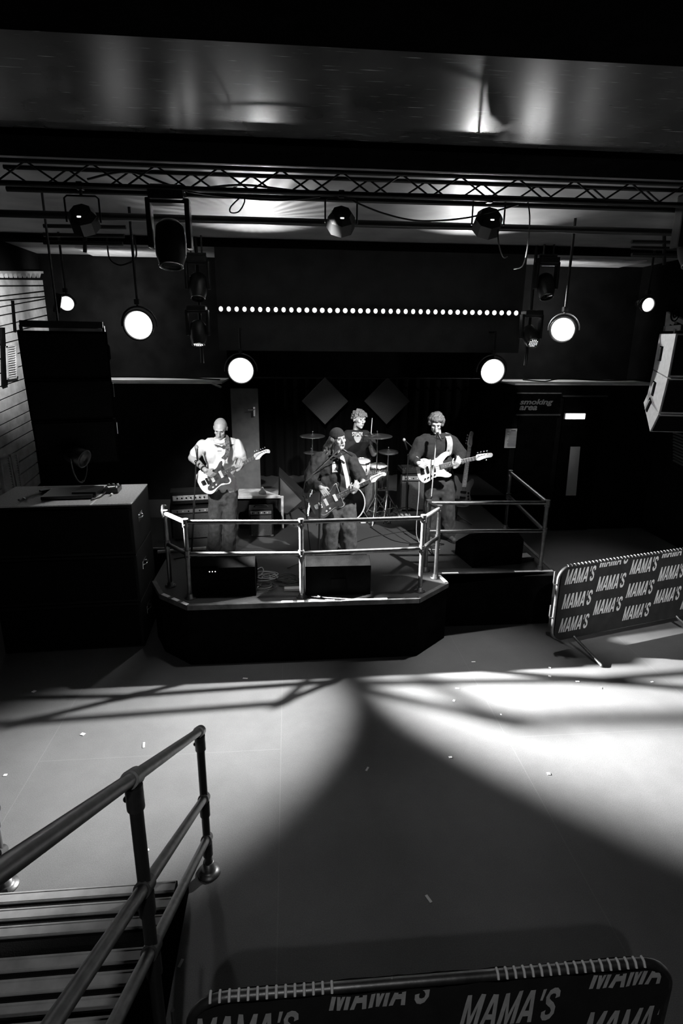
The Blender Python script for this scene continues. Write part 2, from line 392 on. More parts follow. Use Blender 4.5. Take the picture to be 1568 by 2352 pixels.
# left wall decoration: painted planks, frieze and louvred shutters
def wl(px, py, off=0): return onx(px, py, XL+.004+off)
def slab(quad, t, mb):
    q = [Vector(p) for p in quad]; n = Vector((t, 0, 0))
    mb.add([*q, *[p+n for p in q]], [(0, 1, 2, 3), (7, 6, 5, 4), (0, 4, 5, 1), (1, 5, 6, 2), (2, 6, 7, 3), (3, 7, 4, 0)]); return mb
pl = MB()
lines = [((-40, 640), (112, 642)), ((-40, 657), (112, 656)), ((-40, 685), (112, 667)), ((-40, 694), (112, 680)), ((-40, 712), (112, 684)),
         ((-40, 732), (112, 703)), ((-40, 758), (112, 722)), ((-40, 778), (112, 741)), ((-40, 800), (112, 762)), ((-40, 835), (112, 790)),
         ((-40, 870), (112, 818)), ((-40, 900), (112, 850)), ((-40, 935), (112, 870)), ((-40, 965), (112, 895)), ((-40, 995), (112, 920)), ((-40, 1022), (112, 942)),
         ((-40, 1050), (112, 965)), ((-40, 1080), (112, 990)), ((-40, 1112), (112, 1015)), ((-40, 1150), (112, 1040)), ((-40, 1190), (112, 1065)), ((-40, 1230), (112, 1090))]
for i in range(len(lines)-1):
    (a, b_), (c, d) = lines[i], lines[i+1]
    g = 1.7
    slab([wl(a[0], a[1]+g), wl(b_[0], b_[1]+g), wl(d[0], d[1]-g), wl(c[0], c[1]-g)], .03, pl)
t = pl.build('plank_cladding', plank); tag(t, 'pale painted board cladding with uneven planks on the left wall', 'wall cladding')
fz = MB()
for k in range(14):
    x = -34+k*10.5; slab([wl(x, 626), wl(x+6.5, 626), wl(x+3.2, 638), wl(x+2.8, 638)], .05, fz)
slab([wl(-40, 622), wl(112, 623), wl(112, 628), wl(-40, 628)], .06, fz)
tag(fz.build('toothed_frieze', plank), 'toothed wooden frieze along the top of the left wall cladding', 'frieze')
tag(slab([wl(20, 690), wl(25, 690), wl(31, 762), wl(26, 762)], .05, MB()).build('dark_batten', black), 'narrow dark upright batten on the lit planks beside the speaker stack', 'batten')
def shutter(q, label, n):
    q = [wl(*p, .031) for p in q]; t = thing('louvred_shutter', label, 'shutter', q[3], group='louvred shutters on the left wall')
    fr = MB()
    def P(u, v): return q[0].lerp(q[1], u).lerp(q[3].lerp(q[2], u), v)
    for (u0, v0, u1, v1) in ((0, 0, .14, 1), (.86, 0, 1, 1), (0, 0, 1, .05), (0, .95, 1, 1)):
        slab([P(u0, v0), P(u1, v0), P(u1, v1), P(u0, v1)], .04, fr)
    fr.build('shutter_frame', plank, t)
    for k in range(n):
        v = .06+.88*k/n; m = MB(); a = [P(.14, v), P(.86, v), P(.86, v+.5*.88/n), P(.14, v+.5*.88/n)]
        a2 = [a[0], a[1], a[2]+Vector((.03, 0, -.01)), a[3]+Vector((.03, 0, -.01))]
        slab(a2, .008, m).build('slat', plank, t)
    return t
slab([wl(-6, 760), wl(3, 760), wl(10, 886), wl(0, 888)], .04, MB())
shutter([(8, 795), (33, 790), (36, 868), (11, 872)], 'upper louvred shutter on the left wall, behind the speaker stack', 13)
shutter([(-6, 1052), (16, 1045), (34, 1140), (8, 1150)], 'lower louvred shutter on the left wall, just above the subwoofers', 14)
shutter([(18, 1044), (34, 1040), (46, 1128), (37, 1136)], 'narrow louvred shutter on the left wall, tucked beside the lower one', 14)
tag(slab([wl(-6, 752), wl(2, 752), wl(9, 884), wl(-2, 888)], .06, MB()).build('window_recess', black), 'black window opening left of the upper shutter on the planked wall', 'window opening')
# right wall: carved panel with target motif and ribbed slats
def wr(px, py, off=0): return onx(px, py, XR-off)
rp = thing('wall_ornament', 'pale carved scroll ornament high on the right wall above the speakers', 'ornament', wr(1545, 760))
slab([wr(1536, 716), wr(1556, 728), wr(1552, 760), wr(1532, 750)], -.05, MB()).build('panel', plank, rp)
slab([wr(1558, 726), wr(1590, 742), wr(1590, 752), wr(1556, 736)], -.07, MB()).build('bracket', plank, rp)
m = MB()
for rr in (.05, .11): 
    c = wr(1550, 722, .07); m.tube([c+Vector((0, rr*math.cos(a), rr*math.sin(a))) for a in [2*math.pi*i/20 for i in range(20)]], .012, 6, closed=True)
m.build('target_motif', black, rp)
m = MB()
for k in range(5): slab([wr(1545+k*9, 745), wr(1549+k*9, 747), wr(1545+k*9, 772), wr(1541+k*9, 770)], -.06, m)
m.build('fluting', black, rp)
rs = thing('ribbed_panel', 'ribbed slatted panel on the right wall below the speaker array', 'panel', wr(1550, 1060))
for k in range(10):
    slab([wr(1549, 992+k*7), wr(1600, 1010+k*8), wr(1600, 1014+k*8), wr(1548, 995.5+k*7)], -.03, MB()).build('slat', mat('grey_slat', .12, .6), rs)

# ------------------------------------------------------------------ stage
ZS = .70
c_ = [onz(368, 1366, ZS), onz(430, 1393, ZS), onz(960, 1375, ZS), onz(1028, 1340, ZS), onz(1012, 1318, ZS), onz(1271, 1313, ZS)]
edge = [(-1.6, 6.3), (c_[0].x, 5.93), (-1.1, 5.62), (1.37, 5.63), (1.79, 6.02), (1.75, 6.30), (3.2, 6.29), (3.26, 7.9), (3.26, 9.98), (AX1-.02, 9.98), (AX1-.02, 13.3), (AX0+.02, 13.3), (AX0+.02, 9.98), (XL+.1, 9.98), (XL+.1, 7.42), (-1.6, 7.42)]
struct('trim_14', MB().prism(edge, 0.002, ZS-.012), black)
struct('trim_15', MB().prism(edge, ZS-.012, ZS), carpet)
def lip(a, b_, name='edge_trim'):
    a = Vector((*a, ZS)); b_ = Vector((*b_, ZS)); d = (b_-a).normalized(); L = (b_-a).length
    M = frame(a, d, (0, 0, 1)); mb = MB()
    mb.box((L/2, .012, .004), (L, .045, .008), M=M); mb.box((L/2, -.010, -.02), (L, .006, .05), M=M); return mb, M, L
st = thing('stage_edge_trim', 'worn aluminium edging around the front lip of the stage', 'edging', (0, 5.63, ZS))
for i in range(0, 7):
    mb, M, L = lip(edge[i], edge[i+1]); mb.build('edging', lipmat, st)
    if i in (1, 2, 4, 5):
        tp = MB(); x = .02 if i != 2 else 1.35
        segs = {1: [(.02, .12), (.2, .1), (.36, .09)], 2: [(.98, .12), (1.15, .07), (1.27, .09), (1.45, .1), (1.62, .5)], 4: [(.02, .2)], 5: [(.05, .2), (.95, .48)]}[i]
        for (x, l) in segs: tp.box((x+l/2, .012, .0095), (min(l, L-x-.01), .04, .003), M=M)
        tp.build('tape', tape, st, 'white gaffer tape patches')

# ------------------------------------------------------------------ guard rails
def guard_post(par, p, ztop, zbase, r=.024, fittings=(), flange=True, m=steel):
    po = MB().cyl((p[0], p[1], zbase), (p[0], p[1], ztop), r).build('post', m, par)
    if flange:
        f = MB(); f.lathe([(0, 0), (.062, 0), (.062, .008), (.035, .014), (.032, .05), (.0245, .05)], 20, Matrix.Translation((p[0], p[1], zbase)))
        for a in (0, math.pi/2, math.pi, -math.pi/2): f.cyl((p[0]+.048*math.cos(a), p[1]+.048*math.sin(a), zbase+.008), (p[0]+.048*math.cos(a), p[1]+.048*math.sin(a), zbase+.016), .007, n=6)
        f.build('flange', m, po)
    for z in fittings:
        MB().cyl((p[0], p[1], z-.045), (p[0], p[1], z+.04), r+.009).ell((p[0], p[1]-.034, z-.02), .009).build('clamp', m, po)
    return po
gr = thing('stage_guardrail', 'galvanised tube guard rail running around the front and right edge of the stage', 'railing', (.1, 5.72, ZS))
zt = at(692, 1200, 5.74).z; zm = at(692, 1273, 5.74).z
path = [(-1.375, 6.16), (-1.1, 5.82), (.1, 5.76), (1.42, 5.83), (1.69, 6.2), (1.62, 6.43), (3.04, 6.36), (3.22, 8.02)]
for (z, nm) in ((zt, 'top_rail'), (zm, 'mid_rail')):
    for i in range(len(path)-1):
        if nm == 'mid_rail' and i == 4: continue
        a, b_ = path[i], path[i+1]
        MB().cyl((a[0], a[1], z), (b_[0], b_[1], z), .0235).build(nm, steel, gr)
for i, p in enumerate(path):
    guard_post(gr, p, zt, ZS, fittings=(zt-.005, zm))
MB().tube(spline([(-1.375, 6.16, zt), (-1.40, 6.2, zt+.01), (-1.41, 6.27, zt+.05)]), .025).lathe([(.033, 0), (.033, .04)], 16, frame((-1.41, 6.27, zt+.03), (0, 0, 1), (0, 1, .5))).build('end_bend', steel, gr)

# near handrails of the stair
def stair_rail(X, label, y2):
    t = thing('stair_handrail', label, 'handrail', (X, 3.03, 0))
    dark = mat('dark_post_steel', .05, .45, .6)
    def zz(y, z0): return z0+(3.03-y)*.605
    for z0, nm in ((1.09, 'handrail'), (.595, 'mid_rail'), (.278, 'low_rail')):
        mb = MB().cyl((X, 3.03, z0), (X, .35, zz(.35, z0)), .0242, n=24)
        mb.build(nm, steel, t)
    for (py, zb, zt_) in ((3.03, 0, 1.09), (y2, .46, zz(y2, 1.09)), (.72, 1.34, zz(.72, 1.09))):
        po = MB().cyl((X+.0, py, zb), (X, py, zt_-.02), .0245, n=20).build('post', dark, t)
        if zb == 0:
            MB().lathe([(0, 0), (.075, 0), (.075, .012), (.05, .02), (.037, .03), (.035, .09), (.026, .09)], 28, Matrix.Translation((X, py, 0))).build('flange', steel, po)
        for z0 in (1.09, .595, .278):
            zc = z0+(3.03-py)*.605; dv = Vector((0, -1, .605)).normalized()
            m = MB().cyl(Vector((X, py, zc))-dv*.045, Vector((X, py, zc))+dv*.045, .033, n=20)
            m.cyl((X, py, zc-.13), (X, py, zc-.03), .032, n=20).ell((X-.03, py, zc-.09), .012)
            m.build('clamp', dark if z0 < 1 else steel, po)
    return t
stair_rail(-.575, 'near steel stair handrail with three sloping tubes, at the bottom left', 1.75)
stair_rail(-1.85, 'far stair handrail at the left edge, mostly cut off by the picture', 1.75)
# stairs
sr = thing('stairs', 'black stairs with ribbed metal nosing strips descending between two handrails', 'stairs', (-1.3, 2.6, 0))
ys = [2.775, 2.21, 1.76, 1.34, .92, .5]; rz = .23
for k, y1 in enumerate(ys):
    y0 = ys[k+1] if k+1 < len(ys) else .1
    tr = MB().box((-1.245, (y0+y1)/2-.02, rz*(k+1)-.03), (1.05, y1-y0+.06, .05)).build('tread', tolex, sr)
    MB().box((-1.245, y1-.02, rz*(k+1)-.15), (1.05, .02, .18)).build('riser', black, sr)
    for j in range(3):
        yy = y1-.035-j*.105
        s_ = MB().box((-1.245, yy, rz*(k+1)+.001), (1.04, .07, .012), bev=.003)
        for q in (-.026, .026): s_.box((-1.245, yy+q, rz*(k+1)+.008), (1.04, .006, .004))
        s_.build('nosing_strip', mat('strip_metal', .5, .6, .1, .2, 9), tr)
strp = [(2.9, 0), (2.9, .12), (.1, .12+2.8*.56), (.1, 0)]
for X in (-1.80, -.715):
    MB().prism(strp, 0, .03, M=Matrix(((0, 0, 1, X), (1, 0, 0, 0), (0, 1, 0, 0), (0, 0, 0, 1)))).build('stringer', black, sr)
struct('trim_16', MB().box((-1.3, -1.2, 1.66), (6, 2.5, .1)), black)

# ------------------------------------------------------------------ crowd barriers with banner
def crowd_barrier(p0, p1, label, ztop=1.1, zb=.2, rows=None, pitch=.305, capH=.185, colw=.478, u_off=.02, v_off=0, lace=False, feetside=1):
    p0 = Vector((*p0, 0)); p1 = Vector((*p1, 0)); L = (p1-p0).length; d = (p1-p0).normalized()
    t = thing('crowd_barrier', label, 'barrier', p0, group=None)
    nrm = Vector((d.y, -d.x, 0))                       # towards the camera
    def P(u, v, o=0): return p0+d*u+Vector((0, 0, v))+nrm*o
    rr = .14; pts = []
    def arc(cu, cv, a0, a1): return [P(cu+rr*math.cos(a), cv+rr*math.sin(a)) for a in [a0+(a1-a0)*i/7 for i in range(8)]]
    pts = arc(rr, zb+rr, math.pi*1.5, math.pi)+arc(rr, ztop-rr, math.pi, math.pi/2)+arc(L-rr, ztop-rr, math.pi/2, 0)+arc(L-rr, zb+rr, 0, -math.pi/2)
    fr = MB().tube(pts, .019, 12, closed=True)
    fr.build('frame', steel, t)
    for k in range(1, 14): MB().cyl(P(L*k/14, zb), P(L*k/14, ztop), .006, n=6).build('infill_bar', steel, t)
    hk = MB()
    for v in (.45, .85): hk.tube([P(0, v), P(-.05, v), P(-.06, v+.03), P(-.06, v+.16)], .008, 6)
    hk.build('hook', steel, t)
    for u in (.30, L-.30):
        MB().tube([P(u, zb+.02), P(u+.02, zb-.02, .05), P(u+.05, .02, .42)], .017, 10).tube([P(u, zb+.02), P(u-.01, zb-.02, -.05), P(u-.03, .02, -.38)], .017, 10).ell(P(u+.05, .015, .42), .02).build('foot', steel, t)
    # banner skin with folds
    nu, nv = 60, 14; vs = []; fs = []
    def boff(u, v): return .026+.006*noise.noise(Vector((u*9, v*3, 1)))+.003*noise.noise(Vector((u*30, v*7, 4)))
    def inside(u, v):
        for cu, cv in ((rr, zb+rr), (rr, ztop-rr), (L-rr, zb+rr), (L-rr, ztop-rr)):
            du = u-cu; dv = v-cv
            if (cu < L/2) == (du < 0) and (cv < (zb+ztop)/2) == (dv < 0):
                ll = math.hypot(du, dv)
                if ll > rr: u = cu+du*rr/ll; v = cv+dv*rr/ll
        return u, v
    for side in (1, -1):
        k0 = len(vs)
        for j in range(nv+1):
            for i in range(nu+1):
                u, v = inside(.012+(L-.024)*i/nu, zb+(ztop-zb)*j/nv); vs.append(P(u, v, side*boff(u, v)))
        for j in range(nv):
            for i in range(nu):
                a = k0+j*(nu+1)+i; fs.append((a, a+1, a+nu+2, a+nu+1))
    bn = MB().add(vs, fs, True).build('banner', banner, t)
    # lettering, rows offset in every second column, cut off at the banner's edges
    tv, tf, tw = block_word(capH)
    bm = bmesh.new(); col = 0; u = u_off
    while u < L:
        vv = zb-.2+v_off+(pitch*.5 if col % 2 else 0)
        while vv < ztop:
            k = [bm.verts.new((x+u, y+vv, 0)) for x, y, z in tv]
            for f in tf: 
                q_ = bm.faces.new([k[i] for i in f]); q_.normal_update()
                if q_.normal.z < 0: q_.normal_flip()
            vv += pitch
        u += colw; col += 1
    for co, no in (((.03, 0, 0), (-1, 0, 0)), ((L-.03, 0, 0), (1, 0, 0)), ((0, zb+.015, 0), (0, -1, 0)), ((0, ztop-.004, 0), (0, 1, 0))):
        bmesh.ops.bisect_plane(bm, geom=bm.verts[:]+bm.edges[:]+bm.faces[:], plane_co=co, plane_no=no, clear_outer=True)
    bmesh.ops.triangulate(bm, faces=bm.faces[:])
    for _ in range(2): bmesh.ops.subdivide_edges(bm, edges=[e for e in bm.edges if e.calc_length() > .05], cuts=1)
    bmesh.ops.triangulate(bm, faces=bm.faces[:])
    bm.verts.index_update()
    LV = [P(*inside(v.co.x, v.co.y), boff(v.co.x, v.co.y)+.0035) for v in bm.verts]
    MB().add(LV, [[v.index for v in f.verts] for f in bm.faces]).build('lettering', lettering, bn, "pale grey slanted capitals reading MAMA'S"); bm.free()
    for (a, b_) in (((.08, .55), (1.15, 1.75)) if lace else ((.1, L-.1),)):
        x = a
        while x < b_:
            MB().tube([P(x, ztop+.004, .0215), P(x, ztop+.0195, .010), P(x, ztop+.0215, 0), P(x, ztop+.0195, -.010)], .0055 if lace else .003, 6).build('lacing_loop', tape, bn); x += .034 if lace else .05
    return t
crowd_barrier((2.89, 5.58), (4.98, 6.14), "crowd barrier with black MAMA'S banner standing right of the stage", ztop=1.045, zb=.165, pitch=.292, capH=.177, colw=.458, u_off=.067, v_off=.148+.146)
crowd_barrier((-.40, 1.55), (1.455, 1.54), "crowd barrier with dark MAMA'S banner in the near foreground", ztop=1.055, zb=.19, pitch=.292, u_off=.01, v_off=.26, colw=.50, capH=.166, lace=True)

# confetti scraps on the floor
sc = [(563, 1558, 12, 3), (190, 1686, 10, 5), (330, 1711, 5, 12), (843, 1766, 5, 9), (1034, 1739, 9, 4), (1050, 1581, 10, 3), (1042, 1609, 5, 5), (1087, 1520, 10, 2), (1262, 1533, 6, 3),
      (1326, 1565, 10, 3), (1380, 1580, 4, 5), (1262, 1553, 7, 4), (1260, 1777, 9, 5), (984, 2064, 8, 15), (78, 1588, 8, 5), (415, 2212, 8, 14), (1497, 1566, 8, 2), (340, 1952, 5, 4), (12, 1780, 8, 4), (1150, 1641, 4, 3)]
place = ['below the stage rail shadow on the left', 'at the far left of the floor', 'above the near handrail', 'in the middle of the floor', 'right of the middle of the floor', 'in front of the stage corner', 'just below another scrap by the stage corner',
         'close under the stage near the barrier', 'left of the barrier foot', 'right of the barrier foot', 'in the brightest patch by the barrier', 'just below the barrier foot', 'alone in the bright right pool', 'long one low on the dark floor', 'in the dark far left',
         'beside the stair stringer', 'in the barrier shadow at the right edge', 'under the near handrail', 'on the left edge of the picture', 'tiny dark one in the right pool']
for i, (x, y, wpx, hpx) in enumerate(sc):
    p = onz(x, y, .003); s = p.y/1320*1.05
    o = MB().box((p.x, p.y, .003), (max(.012, wpx*s), max(.012, hpx*s*1.7), .002), rot=(0, 0, random.uniform(-.6, .6))).build('paper_scrap', paper)
    tag(o, 'white paper scrap lying ' + place[i], 'paper scrap', 'paper scraps on the dance floor')

# ------------------------------------------------------------------ speakers
def speaker_box(par, mb_cb, name='cabinet'): pass
def sub(y, z, label, M):
    t = thing('subwoofer', label, 'subwoofer', M @ Vector((0, 0, z)), group='stacked subwoofers left of the stage')
    W, D, Hh = 1.5, .9, .555
    bd = MB().box((0, 0, z+Hh/2), (W, D, Hh-.006), bev=.012, M=M).build('cabinet', tolex, t)
    MB().box((0, -D/2-.008, z+Hh/2), (W-.06, .018, Hh-.07), bev=.006, M=M).build('grille', grille, t)
    for s_ in (-1, 1):
        h = MB().box((s_*(W/2+.002), -.1, z+Hh*.6), (.008, .2, .09), bev=.003, M=M)
        h.tube([M @ Vector((s_*(W/2+.006), -.18, z+Hh*.6)), M @ Vector((s_*(W/2+.03), -.15, z+Hh*.6)), M @ Vector((s_*(W/2+.03), -.05, z+Hh*.6)), M @ Vector((s_*(W/2+.006), -.02, z+Hh*.6))], .009)
        h.build('handle', chrome, t)
    return t
SM = Matrix.Translation((-2.46, 6.48, 0)) @ Matrix.Rotation(R(2.5), 4, 'Z')
for z, l in ((.0, 'bottom black subwoofer of the three stacked left of the stage'), (.563, 'middle black subwoofer of the three stacked left of the stage'), (1.126, 'top black subwoofer of the left stack, with gear lying on it')):
    sub(0, z, l, SM)
zt_sub = 1.684
brd = MB().box((0, 0, zt_sub+.008), (1.5, .9, .014), bev=.003, M=SM); tag(brd.build('lid_board', flightboard), 'pale scuffed board lid on top of the subwoofer stack', 'board')
zt_sub += .017
tc1 = MB().box((-.42, 0, zt_sub), (.012, .86, .002), M=SM); tc1.box((.34, -.02, zt_sub), (.02, .9, .002), M=SM)
tag(tc1.build('tape_line', tape), 'white tape line across the board on the subwoofers', 'tape')
lid = MB().box((.02, -.02, zt_sub+.022), (.52, .42, .036), rot=(0, 0, .03), bev=.006, M=SM)
tag(lid.build('closed_laptop', mat('laptop_black', .02, .3)), 'thin closed black laptop case lying on the subwoofer board', 'laptop')
mix = thing('stage_box', 'small control box with knobs and connectors on the subwoofer board', 'control box', SM @ Vector((.42, 0, zt_sub)))
MB().box((.43, .1, zt_sub+.03), (.16, .2, .055), bev=.006, M=SM).build('body', fixmat, mix)
MB().box((.44, .06, zt_sub+.062), (.1, .05, .012), rot=(0, 0, .5), bev=.003, M=SM).build('label_plate', paper, mix)
for dx, dy in ((-.05, .15), (.0, .16), (.05, .15), (.06, .03)):
    MB().cyl(SM @ Vector((.43+dx, dy, zt_sub+.055)), SM @ Vector((.43+dx, dy, zt_sub+.085)), .014).build('knob', chrome, mix)
MB().cyl(SM @ Vector((.46, -.06, zt_sub+.012)), SM @ Vector((.46, -.11, zt_sub+.012)), .012).build('plug', paper, mix)
fs_ = thing('floor_lamp_fixture', 'black lamp fixture standing at the back of the subwoofer board', 'stage lamp', (-2.26, 6.55, zt_sub))
FM = frame(Vector((-2.24, 6.46, zt_sub+.40)), (.33, .94, 0), (5.65, -2.0, -2.1))
MB().lathe([(0, -.26), (.06, -.26), (.10, -.2), (.11, -.02), (.095, -.02), (.09, -.05), (0, -.06)], 20, FM).build('housing', fixmat, fs_)
MB().tube([FM @ Vector((.13*math.cos(a_), -.13*math.sin(a_)*.0+.0, -.1))+Vector((0, 0, -.30*math.sin(a_))) for a_ in [math.pi*i_/10 for i_ in range(11)]], .01).build('yoke', fixmat, fs_)
MB().box((-2.27, 6.5, zt_sub+.03), (.26, .3, .055), bev=.01).build('base', fixmat, fs_)
clampb = thing('rigging_strap', 'small ratchet strap lying on the left of the subwoofer board', 'strap', SM @ Vector((-.4, -.1, zt_sub)))
MB().box((-.3, .12, zt_sub+.02), (.12, .07, .035), rot=(0, 0, .7), bev=.006, M=SM).build('buckle', fixmat, clampb)
MB().tube([SM @ Vector(p) for p in ((-.31, .1, zt_sub+.014), (-.36, 0, zt_sub+.014), (-.42, -.12, zt_sub+.014), (-.45, -.25, zt_sub+.014))], .013).build('strap', cablelight, clampb)
MB().cyl(SM @ Vector((-.42, -.2, zt_sub+.014)), SM @ Vector((-.38, -.24, zt_sub+.014)), .013).build('hook', chrome, clampb)
cb = MB().tube([SM @ Vector(p) for p in spline([(.25, -.1, zt_sub+.01), (.32, -.2, zt_sub+.01), (.3, -.3, zt_sub+.01), (.36, -.18, zt_sub+.01), (.38, 0, zt_sub+.02)])], .007)
tag(cb.build('cable', cablemat), 'short black cable curling out of the control box', 'cable')

def array(x0, x1, y, pts, side_label, mirror):
    # pts: list of (front_y, z) down the curved face ; box depth goes back (+y)
    made = []
    t0 = thing('flying_rig', 'black flying frame on top of the %s speaker array' % side_label, 'rigging frame', ((x0+x1)/2, y, pts[0][1]))
    m = MB(); zt_ = pts[0][1]; made.append(t0)
    m.box(((x0+x1)/2, y+.02, zt_+.06), (x1-x0-.06, .05, .06), bev=.005); m.box(((x0+x1)/2, y+.45, zt_+.06), (x1-x0-.06, .05, .06), bev=.005)
    for x in (x0+.06, x1-.06): m.box((x, y+.24, zt_+.06), (.05, .5, .06), bev=.005)
    m.build('frame', fixmat, t0)
    MB().cyl(((x0+x1)/2-.05, y+.24, zt_+.06), ((x0+x1)/2-.05, y+.24, ZC), .012).build('chain', steel, t0)
    for sx in (x0+.03, x1-.03): MB().box((sx, y+.1, zt_+.02), (.03, .05, .06), bev=.004).build('shackle', chrome, t0)
    ang = [0, 9, 19]; names = ['top', 'middle', 'lowest']
    for k in range(3):
        (ya, za), (yb, zb_) = pts[k], pts[k+1]
        fa = Vector((0, ya, za)); fb = Vector((0, yb, zb_)); dn = (fb-fa).normalized(); bk = Vector((0, -dn.z, dn.y)) if False else Vector((0, abs(dn.z), dn.y))
        b0 = fa+bk*.48+dn*.03; b1 = fb+bk*.48-dn*.05
        t = thing('line_array_speaker', '%s box of the flown %s speaker array' % (names[k], side_label), 'speaker', ((x0+x1)/2, ya, za), group='flown %s speaker array' % side_label); made.append(t)
        e = .008
        prof = [fa+dn*e, fb-dn*e, b1, b0]
        mb = MB(); vs = [(x, p.y, p.z) for x in (x0, x1) for p in prof]
        mb.add(vs, [(0, 1, 2, 3), (7, 6, 5, 4), (0, 4, 5, 1), (1, 5, 6, 2), (2, 6, 7, 3), (3, 7, 4, 0)])
        mb.build('cabinet', cabpaint if side_label == 'right' else black, t)
        g = [fa+dn*.03-bk*.012, fb-dn*.03-bk*.012]
        MB().add([(x0+.02, g[0].y, g[0].z), (x1-.02, g[0].y, g[0].z), (x1-.02, g[1].y, g[1].z), (x0+.02, g[1].y, g[1].z),
                  (x0+.02, g[0].y+.014, g[0].z), (x1-.02, g[0].y+.014, g[0].z), (x1-.02, g[1].y+.014, g[1].z), (x0+.02, g[1].y+.014, g[1].z)],
                 [(0, 3, 2, 1), (4, 5, 6, 7), (0, 1, 5, 4), (1, 2, 6, 5), (2, 3, 7, 6), (3, 0, 4, 7)]).build('grille', grille, t)
        for x, sg in ((x0, -1), (x1, 1)):
            c = (fa+fb)/2+bk*.33
            h = MB().box((x+sg*.004, c.y, c.z), (.012, .09, .17), rot=(math.atan2(dn.y, -dn.z), 0, 0), bev=.003); h.build('handle_cup', black, t)
            h = MB().box((x+sg*.016, c.y, c.z), (.012, .02, .15), rot=(math.atan2(dn.y, -dn.z), 0, 0), bev=.003); h.build('handle', cabpaint if side_label == 'right' else chrome, t)
    return made
z_ = lambda px, py, Y: at(px, py, Y).z
ARL = array(at(54, 757, 6.5).x, at(245, 762, 6.5).x, 6.5, [(6.5, z_(140, 759, 6.5)), (6.53, z_(140, 868, 6.53)), (6.62, z_(140, 961, 6.62)), (6.8, z_(140, 1062, 6.8))], 'left', 1)
ARR = array(at(1552, 765, 6.5).x, at(1552, 765, 6.5).x+.95, 6.5, [(6.5, z_(1552, 765, 6.5)), (6.53, z_(1538, 868, 6.53)), (6.62, z_(1523, 951, 6.62)), (6.8, z_(1506, 992, 6.8))], 'right', -1)

def turn(objs, piv, ang):
    piv = Vector(piv); Rm = Matrix.Rotation(ang, 3, 'Z')
    for t in objs: t.location = piv+Rm @ (Vector(t.location)-piv); t.rotation_euler.z = ang
turn(ARL, (at(245, 762, 6.5).x, 6.5, 3), R(17)); turn(ARR, (at(1552, 765, 6.5).x, 6.5, 3), R(-13))
# stage monitors
def wedge(c, wdt, label, rz, dpt=.5, h=.36, z=ZS):
    M = Matrix.Translation((c[0], c[1], z)) @ Matrix.Rotation(rz, 4, 'Z')
    t = thing('stage_monitor', label, 'monitor speaker', (c[0], c[1], z), group='wedge monitors on stage')
    prof = [(-dpt/2, 0), (dpt/2, 0), (dpt/2, h*.45), (-dpt*.18, h), (-dpt/2, h*.85)]   # back towards camera (-y), baffle up towards the players
    PM = M @ Matrix(((0, 0, 1, -wdt/2), (1, 0, 0, 0), (0, 1, 0, 0), (0, 0, 0, 1)))
    MB().prism(prof, 0, wdt, M=PM, bev=.008).build('cabinet', black, t)
    a = Vector((0, dpt/2, h*.45)); b_ = Vector((0, -dpt*.18, h)); d = (b_-a).normalized(); n = Vector((0, -d.z, d.y)); n = -n if n.z < 0 else n
    G = M @ frame((a+b_)/2+n*.006, (1, 0, 0), n)
    MB().box((0, 0, 0), (wdt-.05, (b_-a).length-.04, .014), bev=.004, M=G).build('grille', mat('monitor_grille', .002, 1, spec=0), t)
    MB().box((0, -dpt/2-.004, h*.4), (.16, .01, .07), bev=.003, M=M).build('handle', black, t)
    return t
wdg = wedge((-.76, 6.08), .72, 'black wedge monitor at the left front of the stage, below the white shirt', .02, .52, .40)
m = MB()
for k in range(3): m.ell((-.88+k*.03, 5.815, 1.0), .005)
m.build('indicator_light', smallled, wdg)
wedge((.50, 6.05), .72, 'black wedge monitor at the middle front of the stage, below the singer', -.01, .52, .40)
wedge((2.52, 6.78), .68, 'wedge monitor angled behind the right guard rail, in front of the bassist', .14, .52, .38)
# drum fill on its side behind the singer
df = thing('drum_monitor', 'tilted dark monitor cabinet standing behind the singer, left of him', 'monitor speaker', at(668, 1180, 8.2))
p = [at(x, y, 8.2) for x, y in ((640, 1090), (700, 1147), (690, 1163), (660, 1183), (638, 1180))]
p0 = p[0]; M = Matrix(((1, 0, 0, 0), (0, 0, 1, 0), (0, 1, 0, 0), (0, 0, 0, 1)))
MB().prism([(q.x, q.z) for q in p], 8.2, 8.75, M=M, bev=.01).build('cabinet', tolex, df)
MB().prism([(p[0].x+.02, p[0].z-.05), (p[1].x-.05, p[1].z-.02), (p[3].x, p[3].z+.03), (p[4].x+.03, p[4].z+.03)], 8.185, 8.2, M=M).build('grille', mat('grille_grey', .05, .7, bump=.4, bump_scale=150), df)
MB().cyl((p[3].x+.1, 8.3, ZS), (p[3].x+.02, 8.3, p[3].z+.05), .015).cyl((p[4].x+.1, 8.6, ZS), (p[4].x+.1, 8.6, p[4].z+.05), .015).build('stand', fixmat, df)

